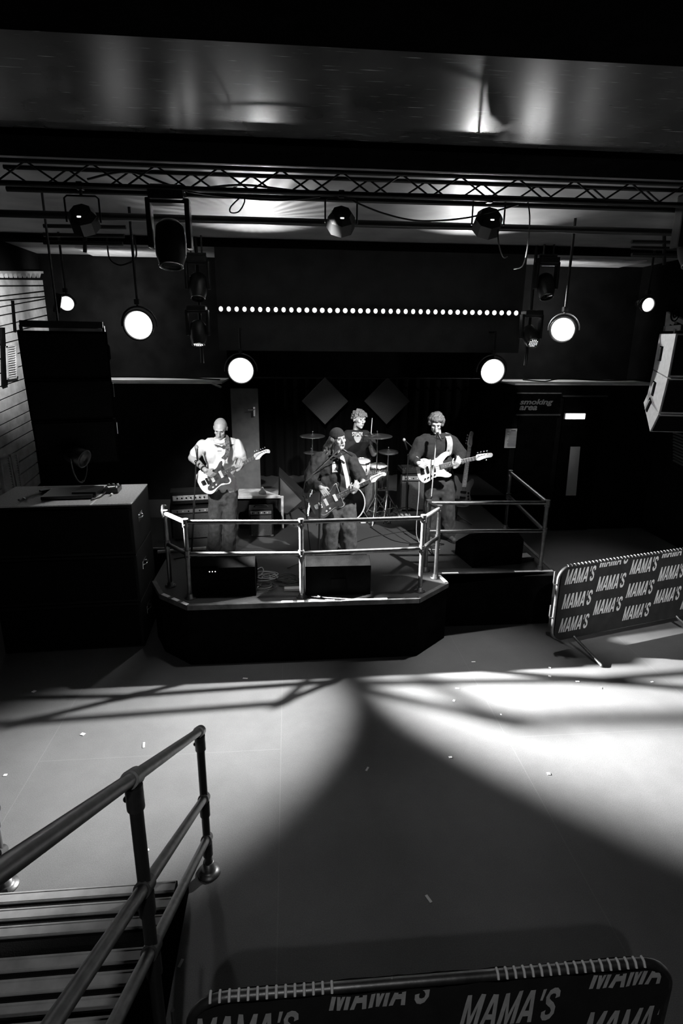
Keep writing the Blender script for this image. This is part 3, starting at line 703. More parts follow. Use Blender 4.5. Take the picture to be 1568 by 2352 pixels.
# amplifiers
def combo(c, w_, d_, h_, label, rz=0, white=False, panel_top=True):
    M = Matrix.Translation(c) @ Matrix.Rotation(rz, 4, 'Z'); t = thing('guitar_amplifier', label, 'amplifier', c)
    MB().box((0, 0, h_/2+.01), (w_, d_, h_), bev=.012, M=M).build('cabinet', tolex, t)
    MB().box((0, -d_/2-.004, h_*.43), (w_-.05, .012, h_*.76), bev=.003, M=M).build('grille_cloth', ampcloth, t)
    MB().box((0, -d_/2-.004, h_*.91), (w_-.05, .012, h_*.11), bev=.003, M=M).build('control_panel', mat('panel_metal', .3, .4, .6), t)
    for k in range(6): MB().cyl(M @ Vector((-w_*.34+k*w_*.12, -d_/2-.008, h_*.91)), M @ Vector((-w_*.34+k*w_*.12, -d_/2-.024, h_*.91)), .009, n=10).build('knob', printlight if k % 2 else black, t)
    MB().tube([M @ Vector((-.1, 0, h_+.01)), M @ Vector((-.08, 0, h_+.035)), M @ Vector((.08, 0, h_+.035)), M @ Vector((.1, 0, h_+.01))], .01).build('handle', rubber, t)
    for sx in (-1, 1): MB().box((sx*(w_/2-.02), -d_/2-.002, .025), (.04, .02, .03), bev=.004, M=M).build('corner', chrome, t)
    return t
combo(Vector((-.43, 7.95, ZS)), .34, .26, .40, 'small dark combo amplifier behind the man in the white shirt', .05)
# pale-edged case behind it
fc = thing('flight_case', 'open pale-edged flight case behind the small combo amplifier', 'case', (-.42, 8.35, ZS))
MB().box((-.45, 8.42, ZS+.25), (.66, .4, .48), bev=.01).build('body', tolex, fc)
e = MB(); e.box((-.45, 8.2, ZS+.49), (.68, .05, .035), bev=.006); e.box((-.13, 8.2, ZS+.25), (.035, .05, .48), bev=.006); e.box((-.45, 8.4, ZS+.505), (.68, .42, .02), bev=.006)
e.build('edging', mat('worn_white_edge', .6, .5, noise_amt=.3, noise_scale=12), fc)
MB().lathe([(0, 0), (.055, 0), (.055, .03), (.03, .05), (.012, .10), (0, .10)], 16, Matrix.Translation((-.42, 8.3, ZS+.516))).build('lamp_cap', paper, fc)
ab = combo(Vector((-1.38, 7.95, ZS)), .62, .34, .46, 'wide speaker cabinet under an amplifier head, at the left of the stage', .17)
ah = thing('amplifier_head', 'amplifier head with lit control strip on the left cabinet', 'amplifier', (-1.38, 7.95, ZS+.48))
AM = Matrix.Translation((-1.38, 7.95, ZS+.505)) @ Matrix.Rotation(.17, 4, 'Z')
MB().box((0, 0, .09), (.58, .26, .17), bev=.01, M=AM).build('cabinet', tolex, ah)
MB().box((0, -.133, .09), (.52, .01, .07), bev=.002, M=AM).build('control_panel', mat('panel_light', .5, .4, .3, .4, 30), ah)
for k in range(7): MB().cyl(AM @ Vector((-.2+k*.06, -.136, .09)), AM @ Vector((-.2+k*.06, -.15, .09)), .011, n=10).build('knob', black, ah)
tag(MB().box((at(395, 1240, 7.3).x+.12, 7.3, ZS+.02), (.62, .05, .03), rot=(0, 0, .17), bev=.004).build('metal_bar', alu), 'bright metal bar on the stage floor in front of the left cabinet', 'bar')
tag(MB().box((-1.95, 7.40, ZS+.012), (.55, .03, .02), bev=.004).build('metal_bar', alu), 'thin bright metal strip between the subwoofers and the guard rail', 'bar')
bc = combo(Vector((2.05, 9.2, ZS)), .52, .42, .62, 'bass speaker cabinet between the drum kit and the bassist', -.05)
mx = thing('mixing_console', 'small mixer with papers lying on the bass cabinet', 'mixer', (2.05, 9.15, ZS+.64))
MB().box((1.93, 9.12, ZS+.69), (.3, .3, .06), rot=(.1, 0, .1), bev=.008).build('body', fixmat, mx)
for k in range(6): MB().cyl((1.83+k*.035, 9.06, ZS+.715), (1.83+k*.035, 9.06, ZS+.74), .009, n=8).build('knob', chrome, mx)
tag(MB().box((2.16, 9.1, ZS+.665), (.2, .2, .012), rot=(0, 0, .1)).build('set_list', paper), 'white set list sheet on the bass cabinet', 'paper')

# ------------------------------------------------------------------ lights and rigging
def par_lamp(p, r, label, yoke=True, aim=(0, -1, -.12), m=lamp, hang=None, ring=False):
    p = Vector(p); t = thing('stage_lamp', label, 'stage lamp', p, group='lit lamps facing the audience')
    z = Vector(aim).normalized(); M = frame(p, z.cross(Vector((0, 0, 1))).normalized(), z)
    MB().lathe([(0, -.26), (r*.55, -.26), (r*.7, -.2), (r*1.08, -.06), (r*1.12, .03), (r*1.04, .03), (r*1.0, 0)], 28, M).build('housing', fixmat, t)
    MB().lathe([(0, .012), (r*.6, .01), (r*.98, -.002), (r*.98, -.01)], 32, M).build('lens', m, t, 'glowing white lens')
    if yoke:
        pts = [M @ Vector((r*1.3*math.cos(a), r*1.3*math.sin(a), -.05)) for a in [R(-5)+R(190)*i/16 for i in range(17)]]
        side = 1 if pts[8].z > p.z else -1
        if side < 0: pts = [M @ Vector((r*1.3*math.cos(a), -r*1.3*math.sin(a), -.05)) for a in [R(-5)+R(190)*i/16 for i in range(17)]]
        MB().tube(pts, .011, 8).build('yoke', steel, t)
        hz_ = hang if hang else p.z+r*1.3+.2
        MB().cyl(pts[8], (pts[8].x, pts[8].y, hz_), .016).cyl((pts[8].x, pts[8].y, hz_-.01), (pts[8].x, pts[8].y+(.32 if hz_ < 4 else .001), hz_-.01), .016).box((pts[8].x, pts[8].y, pts[8].z+.05), (.06, .06, .06), bev=.01).build('clamp', fixmat, t)
    return t
L1 = at(553, 851, 9.7); L2 = at(1131, 853, 9.7); L3 = at(318, 747, 7.3); L4 = at(1292, 757, 7.2); L5 = at(1487, 700, 9.0); L6 = at(153, 697, 9.0)
par_lamp(L1, .20, 'big glaring round lamp under the left end of the stage header', hang=hz+.35)
par_lamp(L2, .20, 'big glaring round lamp under the right end of the stage header', hang=hz+.35)
par_lamp(L3, .158, 'glaring round lamp on the dark wall right of the left speaker array', hang=ZC)
par_lamp(L4, .14, 'glaring round lamp above the smoking area doorway', aim=(-.62, -.85, -.22), hang=ZC)
par_lamp(L5, .10, 'smallest round lamp near the right speaker array', hang=ZC)
par_lamp(L6, .095, 'small lamp half hidden above the left speaker array', aim=(.35, -1, -.1), hang=ZC)
for q_ in (L1, L2, L3, L4): spot('spot_light', q_+Vector((0, -.06, 0)), q_+Vector((0, -4, -2.2)), 14, 76, 1, .15)
tag(MB().box((L6.x-.10, L6.y-.06, L6.z), (.09, .02, .26), rot=(0, .25, 0)).build('barn_door', fixmat), 'black flap masking the left side of the small lamp', 'lamp flap')
# light bars
def led_bar(i):
    y = 9.92
    xa = at(507, 709.5, y); xb = at(1185, 719, y)
    n0 = i*10; a = xa.lerp(xb, (n0-.5)/39); b_ = xa.lerp(xb, (n0+9.5)/39)
    t = thing('led_light_bar', ['leftmost', 'second from left', 'third from left', 'rightmost'][i]+' of the four lit bars of round bulbs across the stage header', 'light bar', (a+b_)/2, group='lit bars across the stage header')
    MB().box((a+b_)/2+Vector((0, .03, 0)), ((b_-a).length-.01, .06, .09), rot=(0, -math.atan2(b_.z-a.z, b_.x-a.x), 0), bev=.006).build('housing', fixmat, t)
    for k in range(10):
        p = xa.lerp(xb, (n0+k)/39)
        MB().ell(p, (.036 if i in (1, 3) else .032, .016, .038)).build('bulb', led, t)
    for s_ in (.2, .8):
        q = a.lerp(b_, s_); MB().box(q+Vector((0, .05, -.06)), (.03, .05, .05)).build('bracket', fixmat, t)
for i in range(4): led_bar(i)

# truss
def truss(y, z0, z1, x0, x1, label, depth=.2):
    t = thing('lighting_truss', label, 'truss', ((x0+x1)/2, y, z0))
    tm = mat('truss_metal', .03, .4, .5)
    for yy, zz in ((y, z0), (y, z1), (y+depth, z0), (y+depth, z1)): MB().cyl((x0, yy, zz), (x1, yy, zz), .022 if zz == z0 else .018, n=12).build('chord', tm, t)
    N = 31; dx = (x1-x0)/N
    for yy, ph in ((y, 0), (y+depth, 1)):
        for k in range(N):
            a, b_ = (z0, z1) if (k+ph) % 2 == 0 else (z1, z0)
            MB().cyl((x0+k*dx, yy, a), (x0+(k+1)*dx, yy, b_), .008, n=8).build('brace', tm, t)
    return t
ty = 5.45; tz0 = at(800, 446, ty).z; tz1 = at(800, 396, ty).z
truss(ty, tz0, tz1, -2.35, 5.6, 'black lattice lighting truss across the room above the stage front')
pz = at(800, 513, 6.3).z
pp = MB().cyl((XL, 6.3, pz), (XR, 6.3, pz), .035, n=16); tag(pp.build('lighting_pipe', fixmat), 'long black pipe running across below the ceiling behind the truss', 'pipe')
pz2 = at(800, 585, 9.0).z

def moving_head(p, label, s=1.0, tilt=0.0, hang=None, leds=False, grp='moving head lights'):
    p = Vector(p); t = thing('moving_head_light', label, 'moving head', p, group=grp)
    B = MB(); B.box(p+Vector((0, 0, .36*s)), (.30*s, .24*s, .09*s), bev=.02); 
    B.build('base', fixmat, t)
    if hang: MB().cyl(p+Vector((-.08*s, 0, .40*s)), (p.x-.08*s, p.y, hang), .013).cyl(p+Vector((.08*s, 0, .40*s)), (p.x+.08*s, p.y, hang), .013).cyl(p+Vector((-.14*s, 0, .43*s)), p+Vector((.14*s, 0, .43*s)), .025).build('hook_clamp', steel, t)
    Y = MB()
    for sx in (-1, 1): Y.box(p+Vector((sx*.165*s, 0, .14*s)), (.045*s, .13*s, .40*s), bev=.018)
    Y.box(p+Vector((0, 0, .31*s)), (.34*s, .13*s, .035*s), bev=.012); Y.build('yoke', fixmat, t)
    d = Vector((0, -math.sin(tilt), -math.cos(tilt))); M = frame(p, (1, 0, 0), d)
    MB().lathe([(0, -.17*s), (.08*s, -.17*s), (.125*s, -.12*s), (.135*s, 0), (.13*s, .12*s), (.105*s, .2*s), (.10*s, .22*s), (.088*s, .22*s), (.085*s, .205*s)], 20, M).build('head', fixmat, t)
    MB().lathe([(0, .21*s), (.088*s, .205*s)], 20, M).build('lens', glass, t)
    MB().tube([M @ Vector((.103*s*math.cos(a), .103*s*math.sin(a), .215*s)) for a in [2*math.pi*i/20 for i in range(20)]], .005, 6, closed=True).build('lens_ring', chrome, t)
    if leds:
        m = MB()
        for (i, j) in [(i, j) for i in range(-2, 3) for j in range(-2, 3) if i*i+j*j < 6]: m.ell(M @ Vector((i*.03*s, j*.03*s, .212*s)), .005)
        m.build('led_cluster', smallled, t)
    return t
moving_head(at(392, 555, 5.55), 'moving head light hanging below the truss, above the left speaker array', .98, .25, hang=tz0)
moving_head(at(1592, 555, 5.5), 'moving head light cut off by the right edge of the picture', 1.0, .3, hang=tz0)
moving_head(at(455, 655, 9.0), 'upper moving head at the left end of the header', .95, .4, hang=ZC)
moving_head(at(1252, 655, 9.0), 'upper moving head at the right end of the header', .95, .5, hang=ZC)
moving_head(at(455, 762, 9.0), 'lower moving head at the left end of the header, pointing down', .9, .3, leds=True)
moving_head(at(1217, 770, 9.0), 'lower moving head at the right end of the header, with lit dots in its lens', .9, .9, leds=True)
for x, l in ((455, 'left'), (1225, 'right')):
    q = at(x, 700, 9.05); tag(MB().cyl((q.x, 9.14, 3.05), (q.x, 9.14, ZC-.001), .025).build('hanging_pole', fixmat), 'black drop pole carrying the moving heads at the %s end of the header' % l, 'pole')
def par_can(p, label, s=1.0):
    p = Vector(p); t = thing('par_can', label, 'par can', p, group='unlit par cans under the truss')
    M = frame(p, (1, 0, 0), Vector((0, .75, -.65)))
    MB().lathe([(0, -.09*s), (.09*s, -.09*s), (.125*s, -.04*s), (.13*s, .07*s), (.118*s, .07*s), (.115*s, .05*s), (0, .045*s)], 8, M, smooth=False).build('housing', fixmat, t)
    pts = [p+Vector((-.145*s, 0, -.02)), p+Vector((-.145*s, 0, .17*s)), p+Vector((-.12*s, 0, .19*s)), p+Vector((.12*s, 0, .19*s)), p+Vector((.145*s, 0, .17*s)), p+Vector((.145*s, 0, -.02))]
    MB().tube(pts, .008, 8).build('yoke', fixmat, t)
    MB().cyl(p+Vector((0, 0, .19*s)), (p.x, p.y, tz0+.01), .012).box((p.x, p.y, tz0+.0), (.05, .06, .06), bev=.008).build('hook_clamp', steel, t)
    MB().box(p+Vector((0, -.115*s, .0)), (.03, .012, .015)).build('indicator_light', smallled, t, 'small lit display')
    return t
par_can(at(1120, 512, 5.47), 'unlit octagonal par can under the truss, right of the middle', 1.0)
par_can(at(783, 508, 5.47), 'unlit par can under the middle of the truss', .95)
par_can(at(192, 505, 5.47), 'unlit par can at the left end of the truss', .95)

def cable(pts, r, label, m=cablemat, name='cable', k=8):
    o = MB().tube(spline(pts, k), r, 6).build(name, m); return tag(o, label, 'cable')
cable([at(430, 440, 5.4), at(520, 452, 5.4), at(640, 460, 5.4), at(735, 452, 5.4)], .007, 'slack black cable drooping under the left half of the truss')
cable([at(555, 450, 5.4), at(530, 475, 5.4), at(530, 488, 5.4), at(548, 486, 5.4), at(561, 465, 5.4), at(560, 450, 5.4)], .006, 'small loop of cable hanging below the truss')
cable([at(810, 462, 5.4), at(880, 490, 5.4), at(960, 507, 5.4), at(1060, 502, 5.4), at(1140, 484, 5.4), at(1190, 470, 5.4)], .007, 'long black cable drooping between two par cans')
cable([at(1212, 465, 5.4), at(1216, 500, 5.4), at(1212, 560, 5.6), at(1200, 610, 6.2), at(1180, 618, 7)], .006, 'thin cable hanging straight down from the right part of the truss')
cable([at(1143, 528, 5.4), at(1145, 560, 5.4), at(1155, 590, 5.8), at(1165, 590, 7)], .006, 'thin cable trailing from the octagonal par can')
cable([Vector((at(250, 590, 9.1).x, 9.1, 4.795)), at(250, 590, 9.1), at(265, 606, 9.1), at(285, 608, 9.1), at(312, 590, 9.1), Vector((at(312, 590, 9.1).x, 9.1, 4.795))], .012, 'looped cable in front of the pale panel at the upper left')
cable([at(200, 412, 5.5), at(300, 395, 5.55), at(420, 432, 5.55), at(560, 425, 5.55), at(700, 440, 5.55), at(900, 445, 5.55), at(1100, 450, 5.55), at(1500, 462, 5.55)], .009, 'bundle of cable lying along inside the truss')
# horizontal fins at both sides of the ceiling
for side, (xa, xb, ys_) in (('left', (100, 290, (522, 542, 560))), ('right', (1450, 1600, (558, 572, 588)))):
    t = thing('cable_ladder', 'dark ladder of short horizontal bars under the ceiling at the %s' % side, 'cable ladder', at((xa+xb)/2, ys_[1], 6.8))
    for y in ys_: MB().cyl(at(xa, y-3, 6.8), at(xb-(y-520)*.2, y, 6.8), .02).build('bar', fixmat, t)
    MB().cyl(at((xa+xb)/2, ys_[0]-25, 6.8), at((xa+xb)/2, ys_[2]+20, 6.8), .02).build('upright', fixmat, t)

# ------------------------------------------------------------------ back of stage and doors
for x, l in ((746, 'left'), (888, 'right')):
    c = at(x, 921, 11.5); h = 50*11.5/1320*1.05
    o = MB().prism([(h, 0), (0, h), (-h, 0), (0, -h)], 0, .05, M=Matrix(((1, 0, 0, c.x), (0, 0, -1, c.y), (0, 1, 0, c.z), (0, 0, 0, 1))), bev=.008).build('acoustic_panel', foam)
    MB().cyl((c.x, 11.478, c.z+h-.02), (c.x, 11.478, at(700, 868, 11.5).z), .004, n=6).build('hanging_wire', steel, o)
    tag(o, '%s of the two grey diamond acoustic panels behind the drummer' % l, 'acoustic panel')
rz_ = at(700, 868, 11.5).z
dp = MB().cyl((AX0+.005, 11.48, rz_), (AX1-.005, 11.48, rz_), .015)
tag(dp.build('curtain_rail', fixmat), 'thin dark rail above the diamond panels', 'rail')
cu = MB(); N = 160; xa, xb = AX0+.06, AX1-.06; zt_c = at(700, 873, 11.5).z; vs = []; fs = []
for j in (0, 1):
    for off in (0,):
        for i in range(N+1): vs.append((xa+(xb-xa)*i/N, 11.75+.05*math.sin(i*.9)+.02*math.sin(i*2.3), (ZS+.01, zt_c+.05)[j]))
for j in (0, 1):
    for i in range(N+1): v = vs[j*(N+1)+i]; vs.append((v[0], v[1]+.01, v[2]))
for i in range(N):
    a = i; b_ = N+1+i; fs += [(a, a+1, b_+1, b_), (a+2*(N+1)+1, a+2*(N+1), b_+2*(N+1), b_+2*(N+1)+1)]
tag(MB().add(vs, fs, True).build('curtain', mat('black_drape', .006, 1, spec=0)), 'black curtain closing the back of the stage', 'curtain')
# side door leaf at the left of the alcove
dl = thing('stage_door', 'grey door standing open under the left lamp at the back of the stage', 'door', at(557, 1000, 9.95))
a = at(528, 893, 9.97); b2 = at(592, 905, 9.97)
MB().box(((a.x+b2.x)/2, 10.02, (ZS+a.z)/2), (b2.x-a.x, .05, a.z-ZS), bev=.006).build('leaf', doorm, dl)
hd = at(584, 945, 9.93); MB().box(hd, (.04, .02, .16), bev=.004).cyl(hd+Vector((0, -.01, .03)), hd+Vector((0, -.06, .03)), .01).cyl(hd+Vector((0, -.055, .03)), hd+Vector((-.1, -.055, .03)), .009).build('handle', chrome, dl)
# ledge bracket tube light
tag(MB().cyl(at(486, 880, 9.95), at(508, 890, 9.95), .02).build('door_closer', alu), 'short metal door closer arm under the end of the left ledge', 'door closer')
tag(MB().tube(spline([at(255, 869, 9.99)+Vector((0, 0, .03)), at(330, 866, 10.2), at(420, 868, 10.2), at(505, 872, 10.1)]), .012, 6).build('cable', cablemat), 'black cable lying along the left ledge', 'cable')
tag(MB().tube(spline([at(1200, 872, 10.2), at(1250, 876, 10.1), at(1290, 870, 10.3), at(1390, 874, 10.1), at(1480, 872, 10.3)]), .012, 6).build('cable', cablemat), 'black cable lying along the right ledge', 'cable')
YD = 9.97
def rectw(x0, y0, x1, y1, Y=YD): a = at(x0, y0, Y); b_ = at(x1, y1, Y); return a, b_
# smoking area header board
a, b_ = rectw(1186, 904, 1282, 950); sg = thing('smoking_area_sign', 'dark board lettered smoking area over the left doorway', 'sign', a)
MB().box(((a.x+b_.x)/2, YD-.01, (a.z+b_.z)/2), (b_.x-a.x, .03, a.z-b_.z), bev=.004).build('board', black, sg)
MB().box(((a.x+b_.x)/2, YD-.015, a.z+.01), (b_.x-a.x, .04, .014)).build('top_trim', alu, sg)
sl = MB()
for body, px, py, wpx in (('smoking', 1193, 933, 76), ('area', 1192, 942.5, 41)):
    tv, tf, tw = text_mesh(body, .124 if body == 'smoking' else .078, shear=.25, bold=.03)
    o = at(px, py, YD-.03); e_ = at(px+wpx, py, YD-.03); k = (e_.x-o.x)/tw
    sl.add([(o.x+x*k, YD-.027, o.z+y) for x, y, z in tv], tf)
sl.build('lettering', signtxt, sg, 'grey slanted lettering reading smoking area')
def door(n, x0, x1, ytop, lab, glassq=None):
    a = at(x0, ytop, YD); b_ = at(x1, ytop, YD); t = bpy.data.objects.new('door_%d' % n, None); COL.objects.link(t); t.location = (a.x, YD, 0); t['kind'] = 'structure'
    MB().box(((a.x+b_.x)/2, YD-.012, a.z/2), (b_.x-a.x, .04, a.z-.01), bev=.005).build('leaf', black, t)
    MB().box(((a.x+b_.x)/2, YD-.02, a.z+.02), (b_.x-a.x+.1, .05, .03), bev=.004).build('door_frame', mat('frame_grey', .06, .5), t)
    if glassq:
        q = [at(x, y, YD-.04) for x, y in glassq]
        MB().prism([(p.x, p.z) for p in q], 0, .012, M=Matrix(((1, 0, 0, 0), (0, 0, -1, YD-.032), (0, 1, 0, 0), (0, 0, 0, 1)))).build('window_pane', mat('frosted_pane', .55, .5), t)
    return t
door(1, 1190, 1278, 955, '')
door(2, 1296, 1386, 912, '', [(1310, 1026), (1332, 1026), (1322, 1138), (1299, 1138)])
ex = thing('exit_light', 'glowing white emergency exit light over the right door', 'exit light', at(1320, 956, YD-.06))
a = at(1298.5, 950, YD-.07); b_ = at(1341, 962, YD-.07)
MB().box(((a.x+b_.x)/2, YD-.06, (a.z+b_.z)/2), (b_.x-a.x+.015, .05, a.z-b_.z+.012), bev=.004).build('housing', paper, ex)
MB().box(((a.x+b_.x)/2, YD-.09, (a.z+b_.z)/2), (b_.x-a.x, .012, a.z-b_.z), bev=.003).build('diffuser', exitm, ex)
a = at(1162, 985, YD-.02); b_ = at(1193, 1029, YD-.02)
nt_ = thing('notice', 'printed white notice sheet on the wall left of the doors', 'notice', b_)
MB().box(((a.x+b_.x)/2, YD-.006, (a.z+b_.z)/2), (b_.x-a.x, .004, a.z-b_.z)).build('sheet', papergrey, nt_)
m = MB()
for k in range(13):
    wd = (b_.x-a.x)*(.3 if k == 0 else random.uniform(.5, .75)); m.box(((a.x+b_.x)/2, YD-.010, a.z-.035-k*.023), (wd, .002, .008 if k else .014))
m.build('printed_lines', printdark, nt_)
# stage right floor clutter
fl = thing('effects_pedal', 'upturned pedal with a bright paper on it beside the right guard post', 'pedal', onz(1203, 1285, ZS))
q = onz(1203, 1288, ZS); MB().box((q.x, q.y, ZS+.03), (.22, .12, .05), rot=(.1, 0, .3), bev=.01).build('body', fixmat, fl)
MB().box((q.x, q.y, ZS+.075), (.16, .09, .006), rot=(.25, .1, .4)).build('paper', tape, fl)
# cable pile
random.seed(3)
for (cx, cy, r_, m_, l) in ((612, 1328, .13, cablelight, 'pale coiled cable on the stage between the two front wedges'), (660, 1335, .15, cablemat, 'dark coiled cable beside the pale coil'), (600, 1352, .13, cablemat, 'dark tangle of cable near the stage edge')):
    c = onz(cx, cy, ZS+.01); m = MB()
    for k in range(6):
        ph = random.uniform(0, 6); rr = r_*random.uniform(.6, 1.1); ox, oy = random.uniform(-.04, .04), random.uniform(-.04, .04)
        pts = [c+Vector((ox+rr*math.cos(ph+a), oy+rr*.8*math.sin(ph+a), .004+k*.009+.006*math.sin(a*2+k))) for a in [2*math.pi*i/22 for i in range(20)]]
        m.tube(pts, .0045, 6)
    tag(m.build('coiled_cable', m_), l, 'cable')
def cab(pxs, label, m_=cablemat, r=.006, z=ZS+.008): return cable([onz(x, y, z) for x, y in pxs], r, label, m_)
cab([(575, 1325), (585, 1312), (600, 1303), (605, 1312), (598, 1322)], 'pale cable loop standing up at the left of the pile', cablelight)
cab([(660, 1305), (700, 1290), (760, 1280), (830, 1240), (900, 1225), (960, 1215)], 'dark cable running from the pile across the stage to the right')
cab([(640, 1345), (690, 1350), (760, 1378), (850, 1372), (930, 1374)], 'dark cable lying along the stage lip')
cab([(850, 1210), (900, 1240), (960, 1250), (1000, 1260)], 'dark cable in front of the drum kit')
cab([(575, 1335), (590, 1330), (580, 1345), (600, 1340), (590, 1350)], 'small knot of pale cable beside the left wedge', cablelight, .007)
pb = onz(670, 1356, ZS); tag(MB().box((pb.x, pb.y, ZS+.02), (.17, .07, .03), bev=.006).build('power_strip', mat('strip_grey', .25, .5)), 'pale power strip at the foot of the middle guard post', 'power strip')
for (x, y, l) in ((833, 1200, 'left of two white pedals in front of the bass drum'), (851, 1200, 'right of two white pedals in front of the bass drum'), (920, 1187, 'left of two pale pedals by the hi-hat'), (936, 1187, 'right of two pale pedals by the hi-hat')):
    q = onz(x, y, ZS); tag(MB().box((q.x, q.y, ZS+.02), (.08, .11, .035), bev=.008).build('guitar_pedal', paper), l, 'pedal', 'pedals on the stage floor')
# ------------------------------------------------------------------ people
def fuse(mb, voxel, smooth=2, fold=0, fscale=8, seed=0, push=None):
    me = mb.mesh('tmp'); o = bpy.data.objects.new('tmp', me); COL.objects.link(o)
    r_ = o.modifiers.new('r', 'REMESH'); r_.mode = 'VOXEL'; r_.voxel_size = voxel; r_.use_smooth_shade = True
    if smooth: s_ = o.modifiers.new('s', 'SMOOTH'); s_.factor = .5; s_.iterations = smooth
    bpy.context.view_layer.update()
    res = bpy.data.meshes.new_from_object(o.evaluated_get(bpy.context.evaluated_depsgraph_get()))
    bpy.data.objects.remove(o); bpy.data.meshes.remove(me)
    if fold or push:
        ns = [v.normal.copy() for v in res.vertices]
        for v, n in zip(res.vertices, ns):
            c = v.co.copy()
            if fold:
                q = Vector((c.x*fscale+seed, c.y*fscale, c.z*fscale*.55))
                v.co += n*fold*(1-2*abs(noise.noise(q)))*.7 + n*fold*.5*noise.noise(q*2.3)
            if push:
                for (p, r, a) in push:
                    d = (c-p).length
                    if d < r: v.co -= n*a*(1-(d/r)**2)
    res.polygons.foreach_set('use_smooth', [True]*len(res.polygons)); res.update()
    return res
def fused(name, mb, m, parent, voxel=.012, label=None, **k):
    me = fuse(mb, voxel, **k); me.name = name; me.materials.clear(); me.materials.append(m); return link(name, me, parent, label)
def limb(mb, pts, rs):
    for i in range(len(pts)-1): mb.cap(pts[i], rs[i], pts[i+1], rs[i+1], 14)
def head_frame(c, yaw, pitch, roll):
    from mathutils import Euler
    return Matrix.Translation(c) @ (Matrix.Rotation(yaw, 4, 'Z') @ Matrix.Rotation(roll, 4, 'Y') @ Matrix.Rotation(pitch, 4, 'X'))
def head_parts(mb, M, s=1.0):
    def e(c, r): mb.ell([x*s for x in c], [x*s for x in r], M=M, n=18)
    def c(p, r, q, t): mb.cap(M @ Vector([x*s for x in p]), r*s, M @ Vector([x*s for x in q]), t*s, 10)
    e((0, .012, .032), (.074, .093, .086)); e((0, -.03, .02), (.064, .062, .07)); e((0, -.035, -.045), (.053, .055, .062))
    c((-.03, -.03, -.06), .028, (0, -.068, -.092), .019); c((.03, -.03, -.06), .028, (0, -.068, -.092), .019)
    c((0, -.094, .018), .007, (0, -.113, -.022), .0115); c((-.012, -.098, -.028), .008, (.012, -.098, -.028), .008)
    c((-.036, -.08, .036), .011, (-.008, -.09, .034), .009); c((.036, -.08, .036), .011, (.008, -.09, .034), .009)
    e((-.038, -.066, -.012), (.021, .02, .02)); e((.038, -.066, -.012), (.021, .02, .02))
    c((-.018, -.088, -.052), .007, (.018, -.088, -.052), .007); c((-.014, -.087, -.064), .008, (.014, -.087, -.064), .008)
    for sx in (-1, 1):
        e((sx*.075, .012, .0), (.008, .018, .03)); e((sx*.079, .02, .012), (.007, .012, .016))
def face_parts(M, body, s=1.0, open_mouth=False, brow=hairdark, closed=False):
    def P(*p): return M @ Vector([x*s for x in p])
    for sx in (-1, 1):
        MB().ell((sx*.030*s, -.082*s, .014*s), (.012*s, .008*s, (.003 if closed else .006)*s), M=M, n=10).build('eye', printdark, body)
        MB().cap(P(sx*.044, -.083, .031), .0035, P(sx*.015, -.096, .036), .004, 8).build('eyebrow', brow, body)
    if open_mouth: MB().ell((0, -.093*s, -.058*s), (.016*s, .007*s, .010*s), M=M, n=12).build('mouth', printdark, body)
    else: MB().cap(P(-.018, -.094, -.058), .0028, P(.018, -.094, -.058), .0028, 8).build('mouth', printdark, body)
def hand(mb, wrist, d, n, side, curl=.9, spread=.1, s=1.0, thumb_in=.6):
    # d: direction wrist->fingers, n: palm normal, side: direction towards the thumb
    d = Vector(d).normalized(); n = Vector(n); n = (n-d*n.dot(d)).normalized(); t = Vector(side); t = (t-d*t.dot(d)-n*t.dot(n)).normalized(); w_ = Vector(wrist)
    for i in range(4):
        off = (1.5-i)*.021*s; k0 = w_+d*.012*s+t*off*.7; kn = w_+d*(.086-.004*abs(i-1))*s+t*off
        mb.cap(k0, .0135*s, kn, .0105*s, 8)
        L = [.042, .046, .043, .034][i]*s; p = kn; ang = 0; r = .0088*s; dd = (d+t*(1.5-i)*spread*.3).normalized()
        for j, (f, rr) in enumerate(((1, .0085), (.66, .0078), (.5, .0068))):
            ang += curl*(.75 if j == 0 else .85)*(1+.08*((i*7) % 3-1))
            v = dd*math.cos(ang)+n*math.sin(ang); q = p+v*L*f; mb.cap(p, r, q, rr*s, 8); p = q; r = rr*s
    tb = w_+d*.02*s+t*.02*s; t1 = tb+(d*.55+t*.75+n*.25).normalized()*.042*s; t2 = t1+(d*.85+t*.25+n*thumb_in).normalized()*.032*s; t3 = t2+(d*.9+n*thumb_in*1.2-t*.1).normalized()*.026*s
    mb.cap(tb, .015*s, t1, .0115*s, 8); mb.cap(t1, .0115*s, t2, .010*s, 8); mb.cap(t2, .010*s, t3, .008*s, 8)
def bvh_of(o): 
    me = o.data; return BVHTree.FromPolygons([o.matrix_basis @ v.co for v in me.vertices] if False else [v.co.copy() for v in me.vertices], [tuple(p.vertices) for p in me.polygons])
